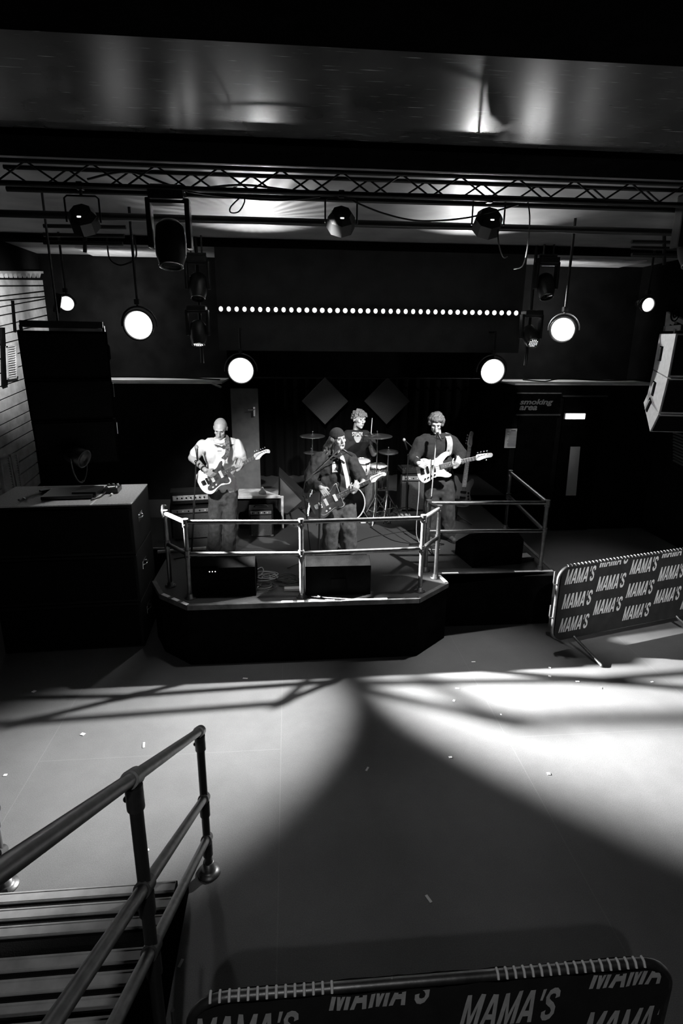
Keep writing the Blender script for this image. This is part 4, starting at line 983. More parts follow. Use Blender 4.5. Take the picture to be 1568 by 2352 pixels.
def decal(o, tris, name, m, off=.004, label=None, dirv=(0, 1, 0)):   # tris: list of (verts, faces) placed in front; projected along dirv
    bv = bvh_of(o); mb = MB(); W = world_of(o)
    for vs, fs in tris:
        bm = bmesh.new(); k = [bm.verts.new(v) for v in vs]
        for f in fs:
            try: bm.faces.new([k[i] for i in f])
            except ValueError: pass
        for _ in range(3):
            es = [e for e in bm.edges if e.calc_length() > .012]
            if es: bmesh.ops.subdivide_edges(bm, edges=es, cuts=1)
        bmesh.ops.triangulate(bm, faces=bm.faces[:]); bm.verts.index_update(); out = []; ok = []
        for v in bm.verts:
            h = bv.ray_cast(v.co-Vector(dirv)*1.0, Vector(dirv), 2.0)
            out.append(h[0]-Vector(dirv)*off if h[0] is not None else v.co); ok.append(h[0] is not None)
        mb.add(out, [[v.index for v in f.verts] for f in bm.faces if all(ok[v.index] for v in f.verts)]); bm.free()
    return mb.build(name, m, o, label)
def shoe(par, ankle, d, m, sole, s=1.0):
    d = Vector((d[0], d[1], 0)).normalized(); a = Vector((ankle[0], ankle[1], ZS)); mb = MB()
    mb.cap(a+Vector((0, 0, .09)), .045, a-d*.03+Vector((0, 0, .05)), .045, 12); mb.cap(a-d*.03+Vector((0, 0, .047)), .042, a+d*.15+Vector((0, 0, .04)), .036, 12); mb.cap(a+Vector((0, 0, .07)), .04, a+d*.1+Vector((0, 0, .045)), .036, 12)
    o = fused('shoe', mb, m, par, .009)
    q = Vector((-d.y, d.x, 0)); pts = []
    for i in range(20):
        t = 2*math.pi*i/20; pts.append(a+d*(.06+.135*math.cos(t))+q*(.046*math.sin(t)))
    sm = MB(); sm.prism([(p.x, p.y) for p in pts], ZS+.001, ZS+.022, bev=.004); sm.build('sole', sole, o)
    return o
def trousers(par, m, hipL, hipR, kneeL, kneeR, ankL, ankR, waist, rs=(.115, .095, .085, .09), wr=.145, name='trousers', shade=0, fold=.013):
    mb = MB(); w0 = Vector(waist)
    mb.ell(w0, (wr, wr*.72, .06)); mb.ell(w0-Vector((0, 0, .07)), (wr*1.08, wr*.8, .09)); mb.ell(w0-Vector((0, 0, .15)), (wr*1.02, wr*.78, .08))
    for h, k, a in ((hipL, kneeL, ankL), (hipR, kneeR, ankR)): limb(mb, [h, Vector(h).lerp(Vector(k), .5), k, Vector(k).lerp(Vector(a), .5), a], (rs[0], (rs[0]+rs[1])/2, rs[1], rs[2], rs[3]))
    return fused(name, mb, m, par, .013, fold=fold, fscale=12, seed=shade, smooth=2)

# --- guitars ---------------------------------------------------------
def guitar(label, M, bodym, guardm, kind='offset', strings=6, headm=maple, fretm=rosewood, neckL=.46, s=1.0, headx=0, group=None, rim=None, gpl=None):
    t = thing('electric_guitar' if strings == 6 else 'bass_guitar', label, 'guitar', M @ Vector((0, 0, 0)), group)
    T = .042
    if kind == 'offset':
        out = [(-.235, .02), (-.225, .10), (-.16, .155), (-.08, .145), (-.01, .115), (.06, .125), (.13, .16), (.175, .155), (.185, .12), (.15, .085), (.115, .055), (.105, .03), (.105, -.03), (.125, -.06), (.15, -.10), (.135, -.135), (.09, -.14), (.03, -.115), (-.05, -.13), (-.12, -.16), (-.19, -.14), (-.23, -.07)]
        pg = [(-.10, .03), (-.06, .075), (0, .085), (.06, .095), (.12, .135), (.155, .14), (.15, .11), (.115, .075), (.10, .035), (.1, -.03), (.12, -.07), (.135, -.1), (.12, -.125), (.08, -.125), (.03, -.10), (-.05, -.115), (-.12, -.125), (-.16, -.1), (-.14, -.06), (-.08, -.05)]
    else:
        out = [(-.25, -.02), (-.24, .09), (-.19, .155), (-.11, .165), (-.03, .12), (.04, .12), (.12, .165), (.2, .185), (.235, .165), (.225, .135), (.17, .10), (.125, .06), (.115, .03), (.115, -.03), (.13, -.06), (.16, -.105), (.20, -.135), (.19, -.16), (.13, -.165), (.06, -.135), (-.02, -.12), (-.10, -.15), (-.18, -.17), (-.235, -.12)]
        pg = None
    bd = MB().prism(smooth_poly([(x*s, y*s) for x, y in out], 4), -T/2, T/2, M=M, bev=.008).build('body', bodym, t)
    if pg:
        if rim: MB().prism(smooth_poly([(x*s*1.03, y*s*1.035) for x, y in pg], 3), T/2, T/2+.002, M=M).build('pickguard_edge', rim, bd)
        MB().prism(smooth_poly([(x*s, y*s) for x, y in pg], 3), T/2+.001, T/2+.0045, M=M).build('pickguard', guardm, bd)
    z = T/2
    if strings == 6:
        for x in (.075, -.045): MB().box((x*s, 0, z+.009), (.036, .088, .014), bev=.004, M=M).build('pickup', printlight, bd)
        MB().box((-.115*s, 0, z+.008), (.03, .08, .012), bev=.003, M=M).build('bridge', chrome, bd)
        MB().box((-.165*s, 0, z+.005), (.05, .06, .006), bev=.002, M=M).box((-.185*s, 0, z+.009), (.012, .05, .012), bev=.003, M=M).build('tailpiece', chrome, bd)
        for x, y in ((-.085, -.095), (-.035, -.085)): MB().cyl(M @ Vector((x*s, y*s, z+.003)), M @ Vector((x*s, y*s, z+.022)), .011).build('knob', printlight, bd)
        MB().cyl(M @ Vector((.07*s, -.105*s, z+.003)), M @ Vector((.07*s, -.105*s, z+.014)), .005).build('switch', chrome, bd)
    else:
        for x in (-.01, -.10): MB().box((x*s, 0, z+.009), (.03, .095, .014), bev=.004, M=M).build('pickup', black, bd)
        MB().box((-.175*s, 0, z+.009), (.05, .085, .014), bev=.003, M=M).build('bridge', chrome, bd)
        for x, y in ((-.16, -.115), (-.115, -.105), (-.07, -.095), (-.02, -.09)): MB().cyl(M @ Vector((x*s, y*s, z+.001)), M @ Vector((x*s, y*s, z+.02)), .0105).build('knob', black, bd)
    x0 = .10*s; x1 = x0+neckL; w0, w1 = (.028, .021) if strings == 6 else (.034, .024)
    nk = MB().prism([(x0-.03, -w0), (x1, -w1), (x1, w1), (x0-.03, w0)], z-.016, z+.006, M=M, bev=.003).build('neck', maple if headm is maple else headm, t)
    MB().prism([(x0-.03, -w0+.001), (x1, -w1+.001), (x1, w1-.001), (x0-.03, w0-.001)], z+.006, z+.011, M=M).build('fretboard', fretm, nk)
    fr = MB(); xb = -.115*s if strings == 6 else -.175*s; Ls = x1-xb
    for k in range(0, 21):
        x = x1-Ls*(1-2**(-k/12.0))
        if x < x0-.02: break
        u = (x-x0+.03)/(x1-x0+.03); wv = w0+(w1-w0)*u; fr.box((x, 0, z+.0125), (.0022 if k else .005, 2*wv-.002, .003), M=M)
    fr.build('frets', chrome if strings == 6 else printlight, nk)
    dt = MB()
    for k in (3, 5, 7, 9, 12, 15, 17):
        x = x1-Ls*(1-2**(-(k-.5)/12.0)); dt.cyl(M @ Vector((x, 0, z+.0112)), M @ Vector((x, 0, z+.0122)), .0038, n=8)
    dt.build('inlay_dots', printlight, nk)
    if strings == 6: hp = [(x1-.002, -.021), (x1+.02, -.032), (x1+.05, -.038), (x1+.07, -.025), (x1+.11, -.012), (x1+.16, -.01), (x1+.185, -.028), (x1+.205, -.014), (x1+.2, .012), (x1+.17, .028), (x1+.1, .036), (x1+.03, .04), (x1+.005, .028)]
    else: hp = [(x1-.002, -.024), (x1+.025, -.038), (x1+.06, -.035), (x1+.1, -.03), (x1+.15, -.03), (x1+.19, -.035), (x1+.215, -.015), (x1+.21, .015), (x1+.17, .025), (x1+.1, .035), (x1+.03, .042), (x1+.005, .03)]
    hd = MB().prism(smooth_poly(hp, 3), z-.014, z+.002, M=M, bev=.003).build('headstock', headm, nk)
    nT = strings if strings == 6 else 4
    for k in range(nT):
        x = x1+.035+k*(.026 if nT == 6 else .04); y = .038-.002*k
        tu = MB().cyl(M @ Vector((x, y-.014, z+.002)), M @ Vector((x, y-.014, z+.013)), .0045, n=8)
        tu.cyl(M @ Vector((x, y-.005, z-.006)), M @ Vector((x, y+.022, z-.006)), .003, n=6).ell((x, y+.026, z-.006), (.009, .006, .003) if nT == 6 else (.013, .008, .003), M=M, n=10)
        tu.build('tuner', chrome, hd)
    if strings > 4 and kind != 'offset':
        MB().cyl(M @ Vector((x1+.12, -.02, z-.006)), M @ Vector((x1+.12, -.055, z-.006)), .003, n=6).ell((x1+.12, -.058, z-.006), (.013, .008, .003), M=M, n=10).build('tuner', chrome, hd)
    sm = MB()
    for k in range(strings):
        f = k/(strings-1)-.5; sm.tube([M @ Vector((xb, f*.052*(1 if strings == 6 else 1.15), z+.016)), M @ Vector((x1, f*.036, z+.0145)), M @ Vector((x1+.035+k*.024, .022, z+.010))], .0008 if strings == 6 else .0014, 4)
    sm.build('strings', chrome, t)
    return t, bd, nk
def strap_band(pts, width, m, parent=None, name='guitar_strap', nrm=(0, -1, 0)):
    pts = spline(pts, 6); vs = []; fs = []; nv = Vector(nrm)
    for i, p in enumerate(pts):
        t = (pts[min(i+1, len(pts)-1)]-pts[max(i-1, 0)]).normalized(); x = t.cross(nv).normalized(); n = x.cross(t).normalized()
        for sx in (-1, 1):
            for sn in (-.0015, .0015): vs.append(p+x*width/2*sx+n*sn)
    for i in range(len(pts)-1):
        a = i*4; b_ = a+4
        fs += [(a, a+2, b_+2, b_), (a+3, a+1, b_+1, b_+3), (a+1, a, b_, b_+1), (a+2, a+3, b_+3, b_+2)]
    return MB().add(vs, fs, False).build(name, m, parent)
def nb(p): return Vector((0, -1, 0))

# ============ man in the white shirt
Y1 = 7.15
A = lambda x, y, o=0: at(x, y, Y1+o)
pa = thing('person', 'shaved-headed man in a white printed T-shirt and jeans looking down at his guitar', 'person', (at(515, 1270, Y1).x, Y1, ZS))
HM = head_frame(A(506, 985, -.03), R(-3), R(26), R(4))
sk = MB(); head_parts(sk, HM, 1.04)
limb(sk, [A(506, 992, .03), A(506, 1012, .02)], (.055, .062))
shL, shR = A(459, 1017), A(550, 1015)
elL, wrL = A(440, 1052, -.04), A(472, 1080, -.345); elR, wrR = A(561, 1058, -.05), A(552, 1073, -.24)
limb(sk, [A(464, 1022), A(448, 1036), elL], (.045, .048, .043)); limb(sk, [elL, A(455, 1064, -.12), wrL], (.045, .041, .028))
limb(sk, [A(545, 1021), A(557, 1038), elR], (.045, .047, .042)); limb(sk, [elR, wrR], (.043, .028))
limb(sk, [A(506, 1020), A(508, 1070), A(512, 1110)], (.06, .06, .06))
for a, b_ in ((A(497, 1130), A(492, 1262)), (A(528, 1130), A(527, 1262))): limb(sk, [a, a.lerp(b_, .5), b_], (.08, .058, .042))
GA0 = A(497, 1095, -.26); GA1 = A(624, 1032, -.33); gd = (GA1-GA0).normalized(); MG1 = frame(GA0, gd, (0.05, -1, .22))
hand(sk, wrL, MG1 @ Vector((.0, .0, .06))-wrL, (.25, .9, -.2), (.3, -.1, 1), curl=.62)
hp = MG1 @ Vector((.34, .0, 0))
hand(sk, hp+Vector((-.045, .0, -.065)), Vector((.35, -.45, .8)), Vector((.1, .85, .5)), (-1, 0, .2), curl=.75)
limb(sk, [wrR, hp+Vector((-.045, .0, -.065))], (.028, .024))
ey = [(HM @ Vector((sx*.031, -.085, .014)), .022, .006) for sx in (-1, 1)]
ba = fused('body', sk, skin, pa, .0058, push=ey, smooth=2)
face_parts(HM, ba, 1.04, closed=True, brow=stubble)
sh = MB(); shell = [(0, .014, .040, .0785, .098, .090)]
sh.ell((0, .016, .044), (.0785, .098, .089), M=HM, n=24)
# cropped hair: only above the forehead line
def cap_part(M, c, r, cutz, cuty, name, m, par, n=28, slope=.5):
    mb = MB().ell(c, r, M=None, n=n); bm = bmesh.new(); vv = [bm.verts.new(v) for v in mb.v]
    for f in mb.f: bm.faces.new([vv[i] for i in f])
    bmesh.ops.bisect_plane(bm, geom=bm.verts[:]+bm.edges[:]+bm.faces[:], plane_co=(0, cuty, cutz), plane_no=(0, -slope, -1), clear_outer=True)
    bmesh.ops.triangulate(bm, faces=bm.faces[:]); bm.verts.index_update()
    return MB().add([M @ v.co for v in bm.verts], [[v.index for v in f.verts] for f in bm.faces], True).build(name, m, par)
cap_part(HM, (0, .015, .036), (.0795, .0985, .0915), .0, .03, 'cropped_hair', stubble, pa, slope=1.3)
ts = MB()
ts.ell(A(506, 1017, .01), (.18, .10, .05)); limb(ts, [A(484, 1024, .01), A(530, 1023, .01)], (.095, .095))
for x, y, r in ((490, 1045, .125), (524, 1045, .125), (494, 1075, .11), (522, 1075, .11), (498, 1105, .105), (524, 1105, .105), (500, 1122, .105), (526, 1122, .105), (507, 1035, .13), (508, 1060, .13), (510, 1090, .125), (513, 1119, .115)): ts.ell(A(x, y), (r, r*.85, r*1.1))
limb(ts, [A(465, 1021), A(450, 1042, -.01)], (.056, .068)); limb(ts, [A(545, 1020), A(554, 1042, -.03)], (.056, .066))
tee = fused('t_shirt', ts, whitetee, pa, .010, fold=.013, fscale=10, seed=2)
MB().tube([A(506, 1007, -.0)+Vector((.085*math.cos(a), .075*math.sin(a)-.03, -.012+.03*math.sin(a))) for a in [2*math.pi*i/24 for i in range(24)]], .009, 8, closed=True).build('collar', whitetee, tee)
tv = []
c0 = A(510, 1033, -.3)
wing = lambda sg: ([Vector((c0.x+sg*x, c0.y, c0.z+z)) for x, z in ((.015, .0), (.05, .018), (.10, .03), (.125, .025), (.10, .015), (.115, .008), (.085, .004), (.09, -.004), (.05, -.004), (.02, -.015))], [tuple(range(10)) if sg > 0 else tuple(range(9, -1, -1))])
ring_ = [(c0+Vector((.024*math.cos(a), 0, -.004+.024*math.sin(a)))) for a in [2*math.pi*i/14 for i in range(14)]]
bars = [([c0+Vector((x, 0, z)), c0+Vector((x+l, 0, z)), c0+Vector((x+l, 0, z-.006)), c0+Vector((x, 0, z-.006))], [(0, 1, 2, 3)]) for x, z, l in ((-.08, -.045, .05), (.03, -.045, .045), (-.05, .03, .1))]
decal(tee, [wing(1), wing(-1), (ring_, [tuple(range(14))])]+bars, 'chest_print', printdark, label='dark winged emblem print')
tr = trousers(pa, denim, A(496, 1135), A(529, 1135), A(494, 1195, -.02), A(528, 1195, -.02), A(492, 1254), A(526, 1256), A(514, 1122), rs=(.095, .085, .083, .085), wr=.14)
shoe(pa, A(491, 1260), (-.25, -1), mat('shoe_black', .03, .6), printlight); shoe(pa, A(525, 1260), (.35, -1), mat('shoe_black', .03, .6), printlight)
MB().tube([wrL.lerp(elL, .12)+(wrL-elL).cross(Vector((0, 1, 0))).normalized()*0+ (lambda x, y: x*.033*math.cos(a)+y*.033*math.sin(a))((wrL-elL).orthogonal().normalized(), (wrL-elL).cross((wrL-elL).orthogonal()).normalized()) for a in [2*math.pi*i/16 for i in range(16)]], .009, 8, closed=True).build('wristband', darkcloth, pa)
g1, gb1, gn1 = guitar('white offset electric guitar with dark pickguard held by the man in the white shirt', MG1, gtrwhite, guard, neckL=.43, s=1.0)
st1 = strap_band([MG1 @ Vector((.17, .15, .0)), A(521, 1044, -.19), A(523, 1028, -.165), A(521, 1012, -.125), A(519, 1003, -.03), A(512, 1006, .13)], .055, mat('patterned_strap', .1, .8, noise_amt=.9, noise_scale=70), g1)

# ============ singer
Y2 = 7.05
B = lambda x, y, o=0: at(x, y, Y2+o)
pb_ = thing('person', 'long-haired singer in a dark beanie and jacket singing into the microphone while playing guitar', 'person', (B(785, 1265).x, Y2, ZS))
HM2 = head_frame(B(777, 1010, -.05), R(24), R(-4), R(-10))
sk = MB(); head_parts(sk, HM2, 1.05)
limb(sk, [B(772, 1018, .04), B(768, 1042, .04)], (.052, .06))
limb(sk, [B(768, 1055, .02), B(772, 1110, .02), B(776, 1150)], (.06, .06, .06))
for a, b_ in ((B(765, 1165), B(756, 1256)), (B(797, 1165), B(800, 1256))): limb(sk, [a, a.lerp(b_, .5), b_], (.085, .06, .042))
wl2 = B(737, 1120, -.35); wr2 = B(835, 1106, -.22)
limb(sk, [B(722, 1062), B(709, 1098, 0), wl2], (.06, .048, .029)); limb(sk, [B(807, 1062), B(822, 1100, -.02), wr2], (.06, .048, .029))
GB0 = B(757, 1149, -.26); GB1 = B(897, 1081, -.34); gd2 = (GB1-GB0).normalized(); MG2 = frame(GB0, gd2, (0.05, -1, .25))
hand(sk, wl2, MG2 @ Vector((.02, -.01, .07))-wl2, (.1, .95, -.3), (.2, -.1, 1), curl=.65, s=1.05)
hp = MG2 @ Vector((.37, 0, 0))
hand(sk, hp+Vector((-.045, 0, -.065)), Vector((.35, -.45, .8)), Vector((.1, .85, .5)), (-1, 0, .2), curl=.75, s=1.05)
limb(sk, [wr2, hp+Vector((-.045, 0, -.065))], (.028, .024))
bb = fused('body', sk, skin, pb_, .0058, push=[(HM2 @ Vector((sx*.031, -.086, .014)), .022, .006) for sx in (-1, 1)])
face_parts(HM2, bb, 1.05, open_mouth=True)
# beanie
bn_ = MB(); bn_.ell((0, .018, .062), (.088, .104, .088), M=HM2, n=24)
bn_.lathe([(0, 0), (.078, .0), (.090, .01), (.091, .035), (.084, .05), (0, .05)], 28, HM2 @ Matrix.Translation((0, .014, .036)) @ Matrix.Rotation(R(14), 4, 'X') @ Matrix.Diagonal((1, 1.15, 1, 1)))
fused('beanie', bn_, knit, pb_, .008, fold=.002, fscale=20)
hr = MB(); Hh = lambda *p: HM2 @ Vector(p)
random.seed(5)
for (p, q, r2) in [((-.075, .03, .03), B(752, 1035, .02), .038), ((-.07, .06, .0), B(744, 1046, .05), .042), ((-.05, .09, 0), B(750, 1050, .09), .05), ((0, .1, 0), B(762, 1050, .1), .05), ((.05, .085, .0), B(775, 1045, .08), .04), ((-.078, .0, .02), B(757, 1030, -.02), .022)]:
    a = Hh(*p); q = Vector(q); limb(hr, [a, a.lerp(q, .5)+Vector((-.012, 0, .01)), q], (.036, r2, r2*.75))
for k in range(26):
    a = Hh(-.07+random.uniform(-.01, .1)*(k % 3 == 0), random.uniform(-.01, .1), random.uniform(-.03, .03)); q = B(random.uniform(738, 768), random.uniform(1040, 1062), random.uniform(-.03, .1))
    limb(hr, [a, a.lerp(q, .5)+Vector((random.uniform(-.03, .01), 0, .01)), q], (.012, .012, .005))
fused('hair', hr, mat('long_hair', .11, .6, noise_amt=.5, noise_scale=60, bump=.6, bump_scale=90), pb_, .007, fold=.005, fscale=28)
jk = MB()
limb(jk, [B(735, 1058, .03), B(800, 1056, .03)], (.105, .10))
for x, y, r in ((746, 1075, .125), (788, 1075, .12), (750, 1105, .12), (790, 1105, .115), (758, 1132, .11), (793, 1132, .108), (768, 1070, .14), (770, 1100, .135), (775, 1130, .13)): jk.ell(B(x, y, .02), (r, r*.85, r))
limb(jk, [B(728, 1062), B(713, 1095, -.02), B(716, 1110, -.13), B(735, 1118, -.31)], (.088, .085, .066, .048))
limb(jk, [B(806, 1060), B(822, 1090, -.02), B(828, 1104, -.1), B(837, 1108, -.19)], (.095, .085, .065, .045))
ja = fused('jacket', jk, jacket, pb_, .011, fold=.017, fscale=11, seed=5)
MB().tube([B(770, 1043, .0)+Vector((.095*math.cos(a), .08*math.sin(a), -.02+.02*math.sin(a))) for a in [2*math.pi*i/24 for i in range(24)]], .02, 8, closed=True).build('collar', jacket, ja)
def quadp(pts, fn=B, o=-.35): return ([fn(x, y, o) for x, y in pts], [tuple(range(len(pts)))])
decal(ja, [quadp([(770, 1056), (792, 1050), (793, 1096), (766, 1096)])], 'shirt_front', darkcloth, off=.004, label='black shirt between the open jacket fronts')
decal(ja, [quadp([(766, 1074), (772, 1070), (776, 1082), (772, 1088), (780, 1094), (766, 1096)])], 'shirt_print', printlight, off=.007)
strap_band([B(800, 1122, -.235), B(797, 1100, -.2), B(792, 1078, -.17), B(787, 1057, -.13), B(783, 1047, -.06), B(778, 1042, .08)], .05, mat('pale_strap', .6, .7), pb_, 'strap_over_shoulder')
trousers(pb_, denim, B(765, 1165), B(797, 1165), B(761, 1208, -.04), B(799, 1208, -.05), B(757, 1250), B(800, 1250), B(778, 1148), rs=(.12, .11, .105, .11), wr=.15, shade=4)
shoe(pb_, B(757, 1257), (-.2, -1), mat('shoe_grey', .06, .7), darkcloth); shoe(pb_, B(800, 1257), (.25, -1), mat('shoe_grey', .06, .7), darkcloth)
guitar('dark offset electric guitar with white pickup cover played by the singer', MG2, gtrdark, gtrdark, neckL=.45, s=1.05, rim=printlight)

# ============ bassist
Y3 = 7.55
Cc = lambda x, y, o=0: at(x, y, Y3+o)
pc = thing('person', 'curly-haired bassist in a dark sweater looking down behind the right microphone', 'person', (Cc(1010, 1230).x, Y3, ZS))
HM3 = head_frame(Cc(1001, 974, -.03), R(-12), R(20), R(2))
sk = MB(); head_parts(sk, HM3, 1.03)
limb(sk, [Cc(1003, 980, .03), Cc(1004, 1000, .03)], (.048, .055)); limb(sk, [Cc(1003, 1015), Cc(1005, 1060), Cc(1008, 1100)], (.06, .06, .06))
for a, b_ in ((Cc(993, 1115), Cc(987, 1225)), (Cc(1024, 1115), Cc(1030, 1225))): limb(sk, [a, a.lerp(b_, .5), b_], (.085, .06, .042))
wl3 = Cc(960, 1064, -.345); wr3 = Cc(1052, 1068, -.22)
limb(sk, [Cc(965, 1018), Cc(951, 1048), wl3], (.045, .048, .029)); limb(sk, [Cc(1037, 1016), Cc(1060, 1046, -.02), wr3], (.045, .048, .029))
GC0 = Cc(998, 1075, -.26); GC1 = Cc(1126, 1044, -.36); gd3 = (GC1-GC0).normalized(); MG3 = frame(GC0, gd3, (0.03, -1, .2))
hand(sk, wl3, MG3 @ Vector((-.03, .0, .06))-wl3, (.2, .9, -.3), (.25, -.1, 1), curl=.6, s=1.05)
hp = MG3 @ Vector((.31, 0, 0))
hand(sk, hp+Vector((-.045, 0, -.065)), Vector((.35, -.45, .8)), Vector((.1, .85, .5)), (-1, 0, .2), curl=.75, s=1.05)
limb(sk, [wr3, hp+Vector((-.045, 0, -.065))], (.028, .024))
bc_ = fused('body', sk, skin, pc, .0058, push=[(HM3 @ Vector((sx*.031, -.086, .014)), .022, .006) for sx in (-1, 1)])
face_parts(HM3, bc_, 1.03, closed=True)
MB().cap(HM3 @ Vector((-.02, -.098, -.044)), .005, HM3 @ Vector((.02, -.098, -.044)), .005, 8).build('moustache', hairdark, bc_)
random.seed(11); hr = MB()
def curls(hr, M, n, r0=.098, cut=lambda v: True, rr=(.014, .024)):
    k = 0
    while k < n:
        v = Vector((random.gauss(0, 1), random.gauss(0, 1), random.gauss(0, 1))).normalized()
        if v.z < -.35 or (v.y < -.45 and v.z < .42): continue
        p = Vector((v.x*.084, .018+v.y*.100, .040+v.z*.092)); q = random.uniform(*rr)
        hr.ell(M @ (p+v*q*.3), q, n=8); k += 1
hr.ell((0, .022, .050), (.082, .096, .085), M=HM3, n=20); curls(hr, HM3, 150, rr=(.018, .03))
hm = fused('curly_hair', hr, mat('brown_curls', .1, .6, noise_amt=.5, noise_scale=60, bump=.6, bump_scale=90), pc, .006, smooth=1, push=[(HM3 @ Vector((0, -.1, -.01)), .06, 0)])
sw = MB(); limb(sw, [Cc(977, 1015, .02), Cc(1026, 1012, .02)], (.105, .10)); sw.ell(Cc(1004, 1006, .02), (.12, .09, .06))
for x, y, r in ((986, 1032, .13), (1021, 1030, .13), (990, 1065, .115), (1023, 1065, .115), (994, 1090, .11), (1024, 1092, .11), (1004, 1028, .14), (1005, 1058, .135), (1008, 1088, .13)): sw.ell(Cc(x, y, .01), (r, r*.85, r*1.05))
limb(sw, [Cc(966, 1018), Cc(952, 1046, -.02), Cc(950, 1058, -.14), Cc(958, 1063, -.31)], (.09, .082, .066, .05))
limb(sw, [Cc(1036, 1015), Cc(1057, 1042, -.02), Cc(1056, 1056, -.1), Cc(1053, 1066, -.19)], (.09, .082, .066, .048))
sw_ = fused('sweater', sw, sweater, pc, .011, fold=.012, fscale=9, seed=8)
MB().tube([Cc(1006, 999, .0)+Vector((.085*math.cos(a), .075*math.sin(a)-.01, -.01+.02*math.sin(a))) for a in [2*math.pi*i/24 for i in range(24)]], .011, 8, closed=True).build('collar', sweater, sw_)
trousers(pc, mat('black_denim', .03, .9, noise_amt=.35, noise_scale=22, bump=.3), Cc(993, 1115), Cc(1024, 1115), Cc(989, 1172, -.03), Cc(1027, 1172, -.03), Cc(987, 1222), Cc(1030, 1222), Cc(1008, 1106), rs=(.11, .1, .095, .1), wr=.15, shade=9)
shoe(pc, Cc(987, 1228), (-.2, -1), mat('shoe_grey', .06, .7), darkcloth); shoe(pc, Cc(1030, 1228), (.25, -1), mat('shoe_grey', .06, .7), darkcloth)
g3, _, _ = guitar('pale marbled bass guitar held by the curly-haired bassist', MG3, pearl, None, kind='bass', strings=5, neckL=.45, s=.95)
strap_band([MG3 @ Vector((.2, .17, .0)), Cc(1030, 1040, -.16), Cc(1033, 1020, -.15), Cc(1030, 1005, -.09), Cc(1024, 999, .03), Cc(1015, 1003, .14)], .075, mat('grey_strap', .32, .7, noise_amt=.2, noise_scale=30), g3)
cable([Cc(962, 1106, -.27), Cc(961, 1140, -.27), Cc(957, 1185, -.26), Cc(956, 1225, -.25), Cc(962, 1245, -.25), onz(970, 1260, ZS+.006), onz(1010, 1262, ZS+.006)], .006, 'pale guitar lead hanging from the marbled bass to the stage', cablelight)

# ============ drummer
Y4 = 9.0
D = lambda x, y, o=0: at(x, y, Y4+o)
pd = thing('person', 'drummer in a black printed T-shirt and open jacket, seated behind the drum kit', 'person', (D(820, 1100).x, Y4, ZS))
HM4 = head_frame(D(824, 964, -.03), R(30), R(4), R(3))
sk = MB(); head_parts(sk, HM4, 1.16)
limb(sk, [D(820, 972, .03), D(818, 992, .03)], (.052, .056)); limb(sk, [D(818, 1005), D(816, 1040), D(815, 1085, .05)], (.06, .06, .06))
wrD = D(852, 1026, -.28)
limb(sk, [D(790, 1010), D(778, 1045), D(790, 1070, -.25)], (.06, .048, .03)); limb(sk, [D(846, 1010), D(858, 1042, -.12), wrD], (.06, .046, .03))
hand(sk, wrD, Vector((.0, -.25, 1)), Vector((-1, -.2, 0)), (0, -1, .3), curl=1.15, s=1.05)
hand(sk, D(790, 1070, -.25), Vector((.4, -.8, -.1)), Vector((0, 0, -1)), (1, 0, 0), curl=1.1)
for sx in (-1, 1): limb(sk, [D(815, 1090, .02)+Vector((sx*.11, 0, 0)), D(815, 1095, -.42)+Vector((sx*.24, 0, .0)), Vector((D(815, 1100, -.3).x+sx*.24, Y4-.38, ZS+.08))], (.1, .07, .045))
bd_ = fused('body', sk, skin, pd, .0065, push=[(HM4 @ Vector((sx*.031, -.086, .014)), .022, .006) for sx in (-1, 1)])
face_parts(HM4, bd_, 1.16)
random.seed(4); HM4 = HM4 @ Matrix.Scale(1.12, 4); hr = MB(); hr.ell((0, .022, .052), (.083, .098, .083), M=HM4, n=20); curls(hr, HM4, 90, rr=(.012, .022))
for k in range(18): x = random.uniform(-.07, .07); limb(hr, [HM4 @ Vector((x, -.06, .1)), HM4 @ Vector((x+random.uniform(-.015, .015), -.1, .055))], (.013, .006))
fused('hair', hr, hairlight, pd, .006, smooth=1)
te = MB(); limb(te, [D(800, 1002, .02), D(838, 1002, .02)], (.10, .10)); te.ell(D(819, 996, .02), (.13, .1, .07))
for x, y, r in ((806, 1030, .14), (832, 1030, .14), (806, 1062, .14), (830, 1062, .14), (808, 1085, .15), (828, 1085, .15), (819, 1022, .14), (818, 1050, .14)): te.ell(D(x, y, .01), (r, r*.85, r))
tt = fused('t_shirt', te, darkcloth, pd, .012, fold=.004, seed=1)
tv, tf, tw = text_mesh('STEADY', .055, sx=.62, bold=.02)
c0 = D(825, 1003, -.3); k = .17/tw
decal(tt, [([(c0.x-.085+x*k, c0.y, c0.z-.02+y) for x, y, z in tv], tf)], 'shirt_lettering', printlight, off=.004, label='pale lettering on the chest')
sc_ = [(0, .0), (.05, .012), (.06, -.01), (.045, -.045), (.02, -.075), (0, -.08), (-.02, -.075), (-.045, -.045), (-.06, -.01), (-.05, .012)]
decal(tt, [([(c0.x+x, c0.y, c0.z-.035+y*1.15) for x, y in sc_], [tuple(range(10))[::-1]])], 'shirt_emblem', mat('grey_print', .35, .8), off=.004)
jk = MB()
limb(jk, [D(785, 1010, .02), D(778, 1042), D(788, 1064, -.2)], (.095, .085, .065)); limb(jk, [D(848, 1008, .02), D(856, 1032, -.05)], (.09, .078))
for sx, xs in ((-1, (793, 790, 792)), (1, (847, 849, 848))):
    limb(jk, [D(xs[0], 1008, .01), D(xs[1], 1045, .0), D(xs[2], 1085, .02)], (.085, .09, .09))
jk.ell(D(818, 1040, .14), (.2, .06, .3))
fused('jacket', jk, darkcloth, pd, .012, fold=.008, seed=6)
tj = MB()
